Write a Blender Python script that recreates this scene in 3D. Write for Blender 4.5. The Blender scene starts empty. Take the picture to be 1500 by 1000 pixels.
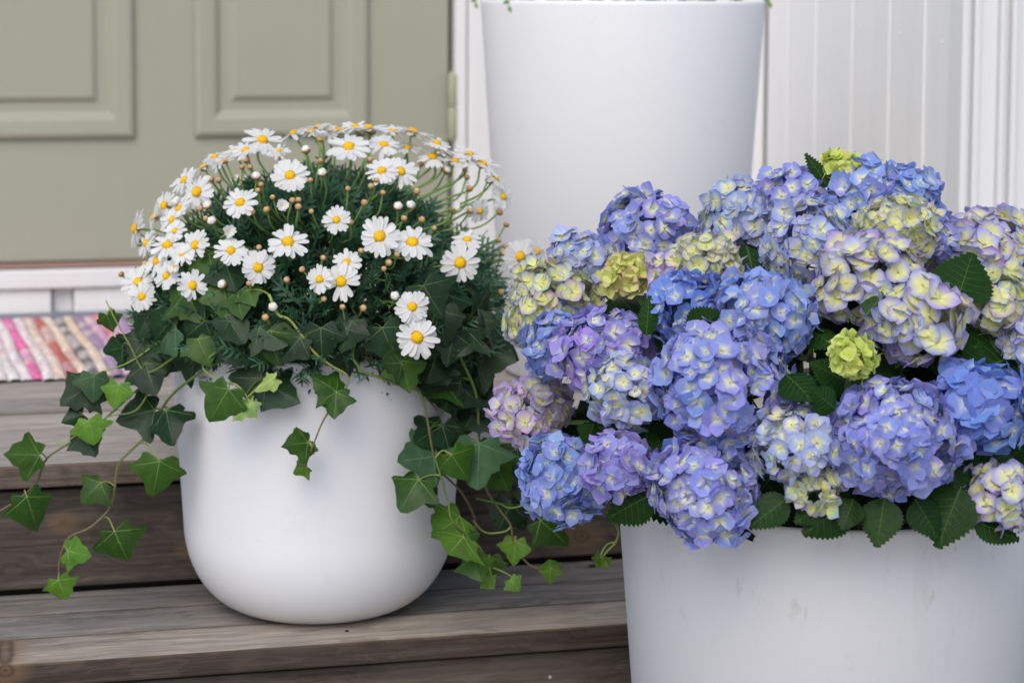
import bpy, bmesh, math, random
import numpy as np
from mathutils import Matrix, Vector

random.seed(7)
rng = np.random.default_rng(11)
S = bpy.context.scene
COL = S.collection

# ------------------------------------------------------------------ camera, world, sun
F = 3100.0                                    # focal length in pixels of a 1500 px wide frame
YAW, PITCH, ROLL, YH = math.radians(13.4), math.radians(4.7), math.radians(0.26), -15.0
YPP = YH + F * math.tan(PITCH)
fh = np.array([math.sin(YAW), math.cos(YAW), 0.0])
rh = np.array([math.cos(YAW), -math.sin(YAW), 0.0])
uz = np.array([0.0, 0.0, 1.0])
FW = fh * math.cos(PITCH) - uz * math.sin(PITCH)
UP0 = uz * math.cos(PITCH) + fh * math.sin(PITCH)
RT = rh * math.cos(ROLL) + UP0 * math.sin(ROLL)
UP = UP0 * math.cos(ROLL) - rh * math.sin(ROLL)
CAM = np.array([-0.41182, -2.84193, 1.008])

cd = bpy.data.cameras.new('camera')
cam = bpy.data.objects.new('camera', cd)
COL.objects.link(cam)
cam.matrix_world = Matrix(((RT[0], UP[0], -FW[0], CAM[0]), (RT[1], UP[1], -FW[1], CAM[1]),
                           (RT[2], UP[2], -FW[2], CAM[2]), (0, 0, 0, 1)))
cd.sensor_width = 36.0
cd.lens = F / 1500.0 * 36.0
cd.shift_y = -(500.0 - YPP) / 1500.0
cd.clip_end = 400.0
cd.clip_start = 0.05
cd.dof.use_dof = True
cd.dof.focus_distance = 2.41
cd.dof.aperture_fstop = 5.4
S.camera = cam

SUN_EL, SUN_AZ = math.radians(45), math.radians(-153)   # azimuth from +Y towards +X
sdir = np.array([math.sin(SUN_AZ) * math.cos(SUN_EL), math.cos(SUN_AZ) * math.cos(SUN_EL), math.sin(SUN_EL)])
W = bpy.data.worlds.new('World')
S.world = W
W.use_nodes = True
wn = W.node_tree
sky = wn.nodes.new('ShaderNodeTexSky')
sky.sky_type = 'NISHITA'
sky.sun_disc = False
sky.sun_elevation = SUN_EL
sky.sun_rotation = SUN_AZ
sky.air_density = 1.0
sky.dust_density = 2.2
sky.ozone_density = 1.0
bg = wn.nodes['Background']
wn.links.new(sky.outputs[0], bg.inputs[0])
bg.inputs[1].default_value = 0.15
sl = bpy.data.lights.new('sun', 'SUN')
sun = bpy.data.objects.new('sun', sl)
COL.objects.link(sun)
sl.energy = 1.25
sl.angle = math.radians(46)
sl.color = (1.0, 0.98, 0.965)
sun.rotation_euler = Vector(-sdir).to_track_quat('-Z', 'Y').to_euler()
sun.location = (-3, -4, 6)

S.view_settings.view_transform = 'Standard'
S.view_settings.look = 'None'
S.view_settings.gamma = 1.0
S.view_settings.exposure = 0.20
S.render.engine = 'CYCLES'
S.cycles.use_denoising = True
S.cycles.max_bounces = 7
S.cycles.diffuse_bounces = 4
S.cycles.glossy_bounces = 2
S.cycles.transmission_bounces = 4
S.cycles.caustics_reflective = False
S.cycles.caustics_refractive = False

# ------------------------------------------------------------------ projection helpers
def ray(px, py):
    d = FW + RT * (px - 750) / F - UP * (py - YPP) / F
    return d / np.dot(d, fh)                  # unit step = one metre of horizontal depth
def on_z(px, py, z):
    d = ray(px, py); return CAM + d * (z - CAM[2]) / d[2]
def on_y(px, py, y):
    d = ray(px, py); return CAM + d * (y - CAM[1]) / d[1]
def on_x(px, py, x):
    d = ray(px, py); return CAM + d * (x - CAM[0]) / d[0]
def at(px, py, d):
    return CAM + ray(px, py) * d
def depth(p):
    return float(np.dot(np.asarray(p) - CAM, fh))
def unit(v):
    v = np.asarray(v, float); n = np.linalg.norm(v); return v / n if n > 1e-9 else v
def on_ellipsoid(px, py, c, r, far=False):
    d = ray(px, py); o = (CAM - c) / r; e = d / r
    A, B, C = e @ e, 2 * o @ e, o @ o - 1
    D = B * B - 4 * A * C
    t = -B / (2 * A) if D <= 0 else (-B + (1 if far else -1) * math.sqrt(D)) / (2 * A)
    return CAM + d * t

def lin(r, g, b):
    return tuple(((c / 255) / 12.92 if c / 255 <= 0.04045 else ((c / 255 + 0.055) / 1.055) ** 2.4) for c in (r, g, b))
def L(*c):
    return np.array(lin(*c))

# ------------------------------------------------------------------ materials
def new_mat(name):
    m = bpy.data.materials.new(name); m.use_nodes = True
    return m, m.node_tree, m.node_tree.nodes['Principled BSDF']
def nd(nt, t, **kw):
    n = nt.nodes.new(t)
    for k, v in kw.items(): setattr(n, k, v)
    return n
def math_n(nt, op, a, b=None, c=None, clamp=False):
    n = nd(nt, 'ShaderNodeMath', operation=op, use_clamp=clamp)
    for i, v in enumerate((a, b, c)):
        if v is None: continue
        if isinstance(v, (int, float)): n.inputs[i].default_value = v
        else: nt.links.new(v, n.inputs[i])
    return n.outputs[0]
def mix_n(nt, fac, a, b, blend='MIX'):
    n = nd(nt, 'ShaderNodeMix', data_type='RGBA', blend_type=blend)
    for i, v in ((0, fac), (6, a), (7, b)):
        if isinstance(v, (int, float)): n.inputs[i].default_value = v
        elif isinstance(v, (tuple, list, np.ndarray)): n.inputs[i].default_value = (*[float(q) for q in v[:3]], 1)
        else: nt.links.new(v, n.inputs[i])
    return n.outputs[2]
def noise_n(nt, vec, scale, detail=4, rough=0.55, dist=0.0):
    n = nd(nt, 'ShaderNodeTexNoise')
    n.inputs['Scale'].default_value = scale; n.inputs['Detail'].default_value = detail
    n.inputs['Roughness'].default_value = rough; n.inputs['Distortion'].default_value = dist
    if vec is not None: nt.links.new(vec, n.inputs['Vector'])
    return n.outputs[0]
def ramp_n(nt, fac, stops):
    n = nd(nt, 'ShaderNodeValToRGB')
    e = n.color_ramp.elements
    while len(e) < len(stops): e.new(0.5)
    for k, (p, c) in enumerate(stops):
        e[k].position = p
        e[k].color = (*c, 1) if isinstance(c, tuple) else (c, c, c, 1)
    nt.links.new(fac, n.inputs[0]); return n.outputs[0]
def map_n(nt, vec, scale=(1, 1, 1), loc=(0, 0, 0)):
    n = nd(nt, 'ShaderNodeMapping')
    n.inputs['Scale'].default_value = scale; n.inputs['Location'].default_value = loc
    nt.links.new(vec, n.inputs['Vector']); return n.outputs[0]
def bump_n(nt, bsdf, h, strength=0.3, dist=0.002):
    n = nd(nt, 'ShaderNodeBump')
    n.inputs['Strength'].default_value = strength; n.inputs['Distance'].default_value = dist
    nt.links.new(h, n.inputs['Height']); nt.links.new(n.outputs[0], bsdf.inputs['Normal'])
def obj_coord(nt, rand=True, amount=13.0):
    tc = nd(nt, 'ShaderNodeTexCoord'); v = tc.outputs['Object']
    if rand:
        oi = nd(nt, 'ShaderNodeObjectInfo')
        s = nd(nt, 'ShaderNodeVectorMath', operation='ADD')
        m = math_n(nt, 'MULTIPLY', oi.outputs['Random'], amount)
        nt.links.new(v, s.inputs[0]); nt.links.new(m, s.inputs[1]); v = s.outputs[0]
        return v, oi.outputs['Random'], tc.outputs['Object']
    return v, None, v
def translucent(nt, b, color, fac):
    out = nt.nodes['Material Output']
    t = nd(nt, 'ShaderNodeBsdfTranslucent'); nt.links.new(color, t.inputs[0])
    ms = nd(nt, 'ShaderNodeMixShader'); ms.inputs[0].default_value = fac
    nt.links.new(b.outputs[0], ms.inputs[1]); nt.links.new(t.outputs[0], ms.inputs[2])
    nt.links.new(ms.outputs[0], out.inputs[0])

def attr_mat(name, rough=0.5, spec=0.3, trans=0.25, nscale=180, namp=0.12, bump=0.15, stretch=None):
    """colour from the mesh's own colour attribute, broken up by a fine noise"""
    m, nt, b = new_mat(name)
    a = nd(nt, 'ShaderNodeAttribute', attribute_name='Col')
    v, _, _ = obj_coord(nt, False)
    n = noise_n(nt, v, nscale, 3)
    f = math_n(nt, 'MULTIPLY_ADD', n, 2 * namp, 1 - namp)
    c = mix_n(nt, 1.0, a.outputs[0], f, 'MULTIPLY')
    nt.links.new(c, b.inputs['Base Color'])
    b.inputs['Roughness'].default_value = rough
    b.inputs['Specular IOR Level'].default_value = spec
    if bump: bump_n(nt, b, n, bump, 0.0015)
    if trans: translucent(nt, b, c, trans)
    return m

MAT = {}
MAT['petal'] = attr_mat('hydrangea petal', 0.58, 0.25, 0.33, 260, 0.10, 0.12)
MAT['leaf'] = attr_mat('leaf', 0.42, 0.26, 0.2, 75, 0.38, 0.55)
MAT['hleaf'] = attr_mat('hydrangea leaf', 0.45, 0.16, 0.14, 160, 0.3, 0.6)
MAT['stem'] = attr_mat('stem', 0.55, 0.35, 0.0, 150, 0.25, 0.2)
MAT['white_petal'] = attr_mat('daisy petal', 0.6, 0.25, 0.42, 150, 0.03, 0.1)
MAT['disc'] = attr_mat('daisy disc', 0.7, 0.2, 0.05, 700, 0.35, 0.9)
MAT['bud'] = attr_mat('daisy bud', 0.85, 0.08, 0.05, 420, 0.4, 0.9)
MAT['feather'] = attr_mat('daisy foliage', 0.5, 0.35, 0.12, 90, 0.2, 0.1)
MAT['rag'] = attr_mat('rag cloth', 0.95, 0.05, 0.0, 130, 0.45, 0.8)

def pot_mat(name, col, dirt, top, smudge=0.5):
    m, nt, b = new_mat(name)
    v, _, _ = obj_coord(nt, False)
    big = noise_n(nt, v, 5, 3)
    sc = noise_n(nt, map_n(nt, v, (9, 9, 3)), 6, 6, 0.65, 0.6)
    mask = ramp_n(nt, sc, [(0.60, 0.0), (0.76, 1.0)])
    sx = nd(nt, 'ShaderNodeSeparateXYZ'); nt.links.new(v, sx.inputs[0])
    hz = nd(nt, 'ShaderNodeMapRange'); nt.links.new(sx.outputs[2], hz.inputs[0])
    hz.inputs[1].default_value = top - 0.16; hz.inputs[2].default_value = top - 0.02
    k = math_n(nt, 'MULTIPLY', math_n(nt, 'MULTIPLY', mask, hz.outputs[0]), smudge)
    sp = nd(nt, 'ShaderNodeTexVoronoi'); sp.inputs['Scale'].default_value = 14
    nt.links.new(v, sp.inputs['Vector'])
    dot = math_n(nt, 'LESS_THAN', sp.outputs['Distance'], 0.016)
    c = mix_n(nt, math_n(nt, 'MULTIPLY', big, 0.10), col, tuple(q * 0.86 for q in col))
    drip = ramp_n(nt, noise_n(nt, map_n(nt, v, (38, 38, 2.2)), 1.0, 5, 0.6), [(0.55, 0.0), (0.78, 1.0)])
    gate = ramp_n(nt, noise_n(nt, v, 6, 3), [(0.45, 0.0), (0.65, 1.0)])
    c = mix_n(nt, math_n(nt, 'MULTIPLY', math_n(nt, 'MULTIPLY', drip, gate), 0.22 * (0.4 + smudge)), c, dirt)
    smear = ramp_n(nt, noise_n(nt, v, 17, 6, 0.7, 1.2), [(0.57, 0.0), (0.70, 1.0)])
    c = mix_n(nt, math_n(nt, 'MULTIPLY', math_n(nt, 'MULTIPLY', smear, gate), 0.16), c, dirt)
    c = mix_n(nt, k, c, dirt)
    c = mix_n(nt, math_n(nt, 'MULTIPLY', dot, 0.6), c, lin(120, 110, 100))
    nt.links.new(c, b.inputs['Base Color'])
    b.inputs['Roughness'].default_value = 0.52
    b.inputs['Specular IOR Level'].default_value = 0.3
    bump_n(nt, b, noise_n(nt, v, 300, 3), 0.06, 0.001)
    return m
MAT['pot_a'] = pot_mat('white glazed planter', (0.745, 0.745, 0.765), lin(190, 185, 175), 0.534, 0.25)
MAT['pot_b'] = pot_mat('scuffed white planter', (0.63, 0.63, 0.64), lin(150, 142, 125), 0.43, 0.8)
MAT['pot_c'] = pot_mat('tall white planter', (0.85, 0.85, 0.86), lin(190, 185, 175), 0.99, 0.15)

def soil_mat():
    m, nt, b = new_mat('potting soil')
    v, _, _ = obj_coord(nt, False)
    n = noise_n(nt, v, 90, 6)
    nt.links.new(ramp_n(nt, n, [(0.3, (0.012, 0.009, 0.006)), (0.7, (0.05, 0.036, 0.024))]), b.inputs['Base Color'])
    b.inputs['Roughness'].default_value = 0.95
    bump_n(nt, b, n, 1.0, 0.01)
    return m
MAT['soil'] = soil_mat()

def wood_mat(name, dark, mid, light, knots=(), warm=lin(132, 106, 76), side=None):
    m, nt, b = new_mat(name)
    v, rnd, raw = obj_coord(nt, True)
    warp = noise_n(nt, map_n(nt, v, (1.6, 5, 5)), 2.0, 3)
    vv = nd(nt, 'ShaderNodeVectorMath', operation='ADD')
    nt.links.new(map_n(nt, v, (1.1, 34, 34)), vv.inputs[0])
    nt.links.new(math_n(nt, 'MULTIPLY', warp, 5.0), vv.inputs[1])
    grain = noise_n(nt, vv.outputs[0], 2.4, 8, 0.62, 0.3)
    fine = noise_n(nt, map_n(nt, v, (6, 300, 300)), 2.0, 4, 0.7)
    patch = noise_n(nt, map_n(nt, v, (1.5, 6, 6)), 2.2, 4, 0.6)
    streak = noise_n(nt, map_n(nt, v, (1.6, 120, 120)), 1.3, 5, 0.6, 0.4)
    g = math_n(nt, 'MULTIPLY_ADD', fine, 0.22, math_n(nt, 'MULTIPLY_ADD', streak, 0.33, math_n(nt, 'MULTIPLY', grain, 0.45)))
    crack = ramp_n(nt, noise_n(nt, map_n(nt, v, (0.9, 85, 85)), 1.0, 4, 0.5, 0.5), [(0.30, 1.0), (0.36, 0.0)])
    c = ramp_n(nt, g, [(0.36, dark), (0.50, mid), (0.63, light)])
    c = mix_n(nt, ramp_n(nt, patch, [(0.48, 0.0), (0.72, 0.55)]), c, light)
    stain = ramp_n(nt, noise_n(nt, map_n(nt, v, (2.5, 9, 9)), 3.1, 5, 0.65), [(0.52, 0.0), (0.70, 0.5)])
    c = mix_n(nt, stain, c, dark)
    c = mix_n(nt, math_n(nt, 'MULTIPLY', crack, 0.6), c, tuple(q * 0.45 for q in dark))
    f = math_n(nt, 'MULTIPLY_ADD', rnd, 0.35, 0.82)
    c = mix_n(nt, 1.0, c, f, 'MULTIPLY')
    if side is not None:                       # cut faces keep the brown stain, the trodden tops have weathered grey
        ge = nd(nt, 'ShaderNodeNewGeometry'); sn = nd(nt, 'ShaderNodeSeparateXYZ')
        nt.links.new(ge.outputs['True Normal'], sn.inputs[0])
        up_ = nd(nt, 'ShaderNodeMapRange'); nt.links.new(sn.outputs[2], up_.inputs[0])
        up_.inputs[1].default_value = 0.9; up_.inputs[2].default_value = 0.5
        sc_ = ramp_n(nt, g, [(0.38, tuple(q * 0.45 for q in side)), (0.50, side), (0.62, tuple(q * 1.7 for q in side))])
        c = mix_n(nt, up_.outputs[0], c, sc_)
        worn = ramp_n(nt, sn.outputs[2], [(0.25, 0.0), (0.45, 1.0), (0.90, 1.0), (0.97, 0.0)])
        wn_ = ramp_n(nt, noise_n(nt, map_n(nt, v, (9, 9, 9)), 2.0, 4), [(0.40, 0.15), (0.60, 0.9)])
        c = mix_n(nt, math_n(nt, 'MULTIPLY', worn, wn_), c, lin(168, 140, 108))
    for (kx, kz, kr, ks) in knots:
        s = nd(nt, 'ShaderNodeSeparateXYZ'); nt.links.new(raw, s.inputs[0])
        dx = math_n(nt, 'MULTIPLY', math_n(nt, 'SUBTRACT', s.outputs[0], kx), 0.72)
        dz = math_n(nt, 'SUBTRACT', s.outputs[2], kz)
        dd = math_n(nt, 'SQRT', math_n(nt, 'ADD', math_n(nt, 'MULTIPLY', dx, dx), math_n(nt, 'MULTIPLY', dz, dz)))
        dd = math_n(nt, 'MULTIPLY_ADD', math_n(nt, 'SUBTRACT', warp, 0.5), kr * 1.2, dd)
        halo = nd(nt, 'ShaderNodeMapRange'); nt.links.new(dd, halo.inputs[0])
        halo.inputs[1].default_value = kr * 2.2; halo.inputs[2].default_value = kr * 0.7
        c = mix_n(nt, math_n(nt, 'MULTIPLY', halo.outputs[0], 0.5), c, warm)
        core = nd(nt, 'ShaderNodeMapRange'); nt.links.new(dd, core.inputs[0])
        core.inputs[1].default_value = kr; core.inputs[2].default_value = kr * 0.6
        ring = math_n(nt, 'MULTIPLY_ADD', math_n(nt, 'SINE', math_n(nt, 'MULTIPLY', dd, 900)), 0.3, 0.6)
        c = mix_n(nt, math_n(nt, 'MULTIPLY', math_n(nt, 'MULTIPLY', core.outputs[0], ring), ks), c, lin(62, 48, 38))
    nt.links.new(c, b.inputs['Base Color'])
    b.inputs['Roughness'].default_value = 0.72
    b.inputs['Specular IOR Level'].default_value = 0.25
    bump_n(nt, b, g, 0.8, 0.003)
    return m
def kpos_y(px, py, y, kr, ks):
    p = on_y(px, py, y); return (float(p[0]), float(p[2]), kr, ks)
YR = 0.0867                                   # riser plane under the deck
YT = -0.2305                                  # front edge of the lower tread
ZT, ZD = 0.18, 0.3643                         # tops of the lower tread and of the deck
MAT['tread'] = wood_mat('weathered decking', lin(80, 76, 72), lin(120, 115, 109), lin(156, 149, 141), side=lin(80, 72, 66))
MAT['deck'] = wood_mat('grey decking', lin(118, 112, 106), lin(152, 145, 138), lin(178, 170, 162), side=lin(100, 88, 79))
MAT['riser'] = wood_mat('stained riser board', lin(54, 47, 43), lin(80, 72, 66), lin(106, 96, 87),
                        [kpos_y(93, 765, YR, 0.009, 0.35), kpos_y(277, 803, YR, 0.008, 0.3), kpos_y(852, 785, YR, 0.014, 0.5)])
MAT['nosing'] = wood_mat('tread board with knot', lin(98, 91, 84), lin(142, 133, 123), lin(180, 169, 155),
                         [kpos_y(8, 981, YT, 0.013, 0.9)], side=lin(68, 58, 52))

def paint_mat(name, col, streak=0.06, rough=0.5):
    m, nt, b = new_mat(name)
    v, rnd, raw = obj_coord(nt, True)
    n = noise_n(nt, map_n(nt, v, (60, 60, 1.6)), 1.0, 5, 0.6)
    p = noise_n(nt, v, 3, 3)
    f = math_n(nt, 'MULTIPLY_ADD', n, 2 * streak, 1 - streak - 0.02)
    c = mix_n(nt, 1.0, col, f, 'MULTIPLY')
    c = mix_n(nt, math_n(nt, 'MULTIPLY', ramp_n(nt, p, [(0.45, 0.0), (0.8, 1.0)]), 0.12), c, tuple(q * 0.8 for q in col))
    nt.links.new(c, b.inputs['Base Color'])
    b.inputs['Roughness'].default_value = rough
    b.inputs['Specular IOR Level'].default_value = 0.3
    bump_n(nt, b, n, 0.35, 0.002)
    return m
MAT['wall'] = paint_mat('white painted boards', (0.82, 0.82, 0.815), 0.06)
MAT['trim'] = paint_mat('white painted trim', (0.75, 0.75, 0.745), 0.04)
MAT['sage'] = paint_mat('sage green door paint', lin(160, 161, 144), 0.02, 0.42)
MAT['hinge'] = paint_mat('painted hinge', lin(165, 168, 140), 0.05, 0.35)
MAT['threshold'] = paint_mat('brown threshold', lin(150, 120, 108), 0.08)
MAT['dark'] = paint_mat('dark gap', lin(38, 34, 32), 0.05)
MAT['screw'] = paint_mat('zinc screw', lin(185, 182, 178), 0.05, 0.35)
MAT['rust'] = paint_mat('countersunk hole', lin(46, 34, 28), 0.05, 0.8)

def ground_mat():
    m, nt, b = new_mat('gravel court')
    v, _, _ = obj_coord(nt, False)
    n = noise_n(nt, v, 40, 6)
    nt.links.new(ramp_n(nt, n, [(0.3, (0.30, 0.29, 0.28)), (0.7, (0.49, 0.485, 0.48))]), b.inputs['Base Color'])
    b.inputs['Roughness'].default_value = 0.9
    bump_n(nt, b, n, 0.6, 0.01)
    return m
MAT['ground'] = ground_mat()

# ------------------------------------------------------------------ mesh builder
class MB:
    def __init__(self):
        self.v, self.f, self.c, self.m, self.n = [], [], [], [], 0
    def add(self, verts, faces, col=(0.5, 0.5, 0.5), mat=0):
        verts = np.asarray(verts, float).reshape(-1, 3)
        col = np.asarray(col, float)
        if col.ndim == 1: col = np.tile(col, (len(verts), 1))
        self.v.append(verts); self.c.append(col)
        for f in ([faces] if isinstance(faces, np.ndarray) else [np.array([q]) for q in faces]):
            self.f.append(f + self.n); self.m.append(np.full(len(f), mat))
        self.n += len(verts)
    def tube(self, pts, r0, r1=None, col=(0.1, 0.2, 0.05), col1=None, sides=6, mat=0, seg=5, smooth=True):
        pts = [np.asarray(p, float) for p in pts]
        if smooth and len(pts) > 2:
            q = [2 * pts[0] - pts[1]] + pts + [2 * pts[-1] - pts[-2]]
            out = []
            for i in range(1, len(q) - 2):
                for t in np.linspace(0, 1, seg, endpoint=False):
                    a, b_, c_, d_ = q[i - 1], q[i], q[i + 1], q[i + 2]
                    out.append(0.5 * (2 * b_ + (c_ - a) * t + (2 * a - 5 * b_ + 4 * c_ - d_) * t * t + (3 * b_ - a - 3 * c_ + d_) * t ** 3))
            out.append(pts[-1]); pts = out
        P = np.array(pts); n = len(P)
        r1 = r0 if r1 is None else r1
        col = np.asarray(col, float); col1 = col if col1 is None else np.asarray(col1, float)
        T = np.gradient(P, axis=0)
        ref = np.array([0.31, 0.17, 0.93])
        vs, cs = [], []
        for i in range(n):
            t = unit(T[i]); a = unit(np.cross(t, ref)); b_ = np.cross(t, a); k = i / (n - 1)
            r = r0 + (r1 - r0) * k
            for s in range(sides):
                an = 2 * math.pi * s / sides
                vs.append(P[i] + r * (math.cos(an) * a + math.sin(an) * b_)); cs.append(col + (col1 - col) * k)
        fs = []
        for i in range(n - 1):
            for s in range(sides):
                s2 = (s + 1) % sides
                fs.append((i * sides + s, i * sides + s2, (i + 1) * sides + s2, (i + 1) * sides + s))
        self.add(vs, np.array(fs), np.array(cs), mat)
        self.add([P[-1] + unit(T[-1]) * r1 * 0.5] + vs[-sides:], np.array([(0, 1 + s, 1 + (s + 1) % sides) for s in range(sides)]), cs[-1], mat)
    def box(self, lo, hi, mat=0):
        x0, y0, z0 = lo; x1, y1, z1 = hi
        v = [(x0, y0, z0), (x1, y0, z0), (x1, y1, z0), (x0, y1, z0), (x0, y0, z1), (x1, y0, z1), (x1, y1, z1), (x0, y1, z1)]
        self.add(v, np.array([(0, 3, 2, 1), (4, 5, 6, 7), (0, 1, 5, 4), (1, 2, 6, 5), (2, 3, 7, 6), (3, 0, 4, 7)]), mat=mat)
    def build(self, name, mats, parent=None, smooth=True, merge=False):
        me = bpy.data.meshes.new(name)
        V = np.concatenate(self.v); C = np.concatenate(self.c)
        sizes = np.concatenate([np.full(len(f), f.shape[1]) for f in self.f])
        loops = np.concatenate([f.ravel() for f in self.f])
        me.vertices.add(len(V)); me.vertices.foreach_set('co', V.ravel())
        me.loops.add(len(loops)); me.loops.foreach_set('vertex_index', loops.astype(np.int32))
        me.polygons.add(len(sizes))
        me.polygons.foreach_set('loop_start', np.concatenate([[0], np.cumsum(sizes)[:-1]]).astype(np.int32))
        me.polygons.foreach_set('loop_total', sizes.astype(np.int32))
        me.polygons.foreach_set('material_index', np.concatenate(self.m).astype(np.int32))
        me.polygons.foreach_set('use_smooth', np.full(len(sizes), smooth))
        a = me.color_attributes.new('Col', 'FLOAT_COLOR', 'POINT')
        a.data.foreach_set('color', np.concatenate([C, np.ones((len(C), 1))], 1).ravel())
        me.update(calc_edges=True)
        for k in (mats if isinstance(mats, (list, tuple)) else [mats]): me.materials.append(MAT[k])
        return place(name, me, parent)
def place(name, me, parent):
    o = bpy.data.objects.new(name, me)
    COL.objects.link(o)
    if parent is not None:
        o.parent = parent
        w = Matrix.Translation(parent.location)      # meshes keep world coordinates, only Empties are moved
        o.matrix_parent_inverse = w.inverted()
    return o
def tag(o, label=None, cat=None, group=None, kind=None):
    if label: o['label'] = label
    if cat: o['category'] = cat
    if group: o['group'] = group
    if kind: o['kind'] = kind
    return o
def empty(name, loc):
    o = bpy.data.objects.new(name, None); o.empty_display_size = 0.05
    COL.objects.link(o); o.location = loc
    return o
def plank(name, lo, hi, mat, parent, bev=0.003):
    """one board with eased edges"""
    bm = bmesh.new()
    bmesh.ops.create_cube(bm, size=1.0)
    for v in bm.verts:
        v.co = Vector([lo[i] + (v.co[i] + 0.5) * (hi[i] - lo[i]) for i in range(3)])
    if bev:
        bmesh.ops.bevel(bm, geom=list(bm.edges), offset=bev, segments=2, affect='EDGES', profile=0.6)
    me = bpy.data.meshes.new(name); bm.to_mesh(me); bm.free()
    me.materials.append(MAT[mat])
    return place(name, me, parent)
def lathe(prof, c, n=96):
    """prof: list of (radius, z); returns verts, quads"""
    vs, fs = [], []
    for (r, z) in prof:
        for k in range(n):
            a = 2 * math.pi * k / n
            vs.append((c[0] + r * math.cos(a), c[1] + r * math.sin(a), z))
    for i in range(len(prof) - 1):
        for k in range(n):
            k2 = (k + 1) % n
            fs.append((i * n + k, i * n + k2, (i + 1) * n + k2, (i + 1) * n + k))
    return vs, np.array(fs)

# ------------------------------------------------------------------ the setting
g = MB(); g.add([(-80, -90, 0), (80, -90, 0), (80, 70, 0), (-80, 70, 0)], np.array([(0, 1, 2, 3)]))
tag(g.build('ground', 'ground'), kind='structure')

# wooden steps: lower tread, riser boards, deck boards
steps = tag(empty('wooden_steps', (0.2, -0.05, 0)), 'weathered grey wooden porch steps with a deck in front of the green door', 'steps')
XL, XR = -2.2, 2.6
bw = (YR - YT) / 3.0
for k in range(3):
    y0 = YT + k * bw
    plank('tread_board', (XL, y0 + (0.0 if k == 0 else 0.0035), ZT - 0.031), (XR, y0 + bw - 0.0035, ZT - 0.0009 * k), 'nosing' if k == 0 else 'tread', steps, 0.0035)
plank('riser_board', (XL, YR + 0.001, ZT + 0.0035), (XR, YR + 0.026, ZD - 0.044), 'riser', steps, 0.003)
plank('riser_board', (XL, YT + 0.030, 0.004), (XR, YT + 0.056, ZT - 0.042), 'riser', steps, 0.003)
yd = YR - 0.030
deck_w = 0.1195
k = 0
while yd < 1.37:
    plank('deck_board', (XL, yd, ZD - 0.033), (XR, min(yd + deck_w - 0.005, 1.385), ZD - 0.0006 * (k % 3)), 'deck', steps, 0.004)
    yd += deck_w; k += 1
sb = MB()
for (lo, hi) in (((XL, YR + 0.03, 0.002), (XR, 1.38, ZD - 0.07)), ((XL, YT + 0.06, 0.002), (XR, YR - 0.002, ZT - 0.07))):
    sb.box(lo, hi)
sb.build('carcass', 'dark', steps, smooth=False)
# screws and screw holes on the boards
def stud(name, p, r, mat, axis):
    m = MB(); a = np.zeros(3); a[axis] = 1
    b1 = unit(np.cross(a, (0.3, 0.5, 0.8))); b2 = np.cross(a, b1)
    s = -1 if axis == 1 else 1
    ring = [np.asarray(p) + r * (math.cos(t) * b1 + math.sin(t) * b2) for t in np.linspace(0, 2 * math.pi, 12, endpoint=False)]
    ring2 = [q + s * a * 0.0012 - 0.25 * (q - np.asarray(p)) for q in ring]
    m.add(ring + ring2 + [np.asarray(p) + s * a * 0.0014], [(i, (i + 1) % 12, 12 + (i + 1) % 12, 12 + i) for i in range(12)] + [(12 + i, 12 + (i + 1) % 12, 24) for i in range(12)])
    return m.build(name, mat, steps)
stud('screw_head', on_y(806, 991, YT + 0.030), 0.0024, 'screw', 1)
stud('screw_hole', on_z(868, 828, ZT), 0.0065, 'rust', 2)
stud('screw_hole', on_z(795, 836, ZT), 0.0055, 'rust', 2)
stud('screw_hole', on_z(508, 924, ZT), 0.003, 'rust', 2)

# house wall round the recessed door
YW = 1.408
XC = 1.159                                    # plane of the return wall
YC = 0.478                                    # its outer corner
HT = 3.1
wall = tag(empty('house_wall', (0.6, YW, ZD)), 'white painted wooden house wall with vertical boards around the green door', 'wall')
b = MB()
b.box((XL, YW + 0.055, ZD + 0.001), (XC + 0.2, YW + 0.16, HT))
b.box((XC + 0.02, YC + 0.03, ZD + 0.001), (XC + 0.16, YW + 0.05, HT))
b.box((XC + 0.17, YC + 0.03, ZD + 0.001), (XR + 2.4, YC + 0.16, HT))
b.build('sheathing', 'wall', wall, smooth=False)
DX1 = float(on_y(657, 100, YW)[0]); DX0 = -0.686
ZB = float(on_y(0, 385, YW)[2])               # bottom of the door
zt1 = float(on_y(0, 394, YW)[2]); zt2 = float(on_y(0, 422, YW)[2])
plank('threshold', (DX0 - 0.05, YW - 0.012, zt1 + 0.001), (DX1 + 0.10, YW + 0.05, ZB - 0.002), 'threshold', wall, 0.002)
plank('sill_board', (XL, YW - 0.028, zt2), (DX1 + 0.25, YW + 0.04, zt1 - 0.001), 'trim', wall, 0.004)
xs = [XL]
gx0, gx1 = float(on_y(76, 445, YW)[0]), float(on_y(108, 445, YW)[0])
base = [(gx0 - 0.64, gx0 - 0.35), (gx0 - 0.345, gx0 - 0.17), (gx0 - 0.166, gx0 - 0.001)]
for (x0, x1) in base + [(gx1, gx1 + 0.15), (gx1 + 0.155, gx1 + 0.31), (gx1 + 0.315, gx1 + 0.47), (gx1 + 0.475, gx1 + 0.78)]:
    plank('base_board', (x0, YW - 0.016, ZD + 0.003), (x1, YW + 0.03, zt2 - 0.002), 'wall', wall, 0.004)
plank('base_board', (gx0 + 0.002, YW + 0.004, ZD + 0.003), (gx1 - 0.002, YW + 0.04, zt2 - 0.002), 'wall', wall, 0.002)
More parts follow.
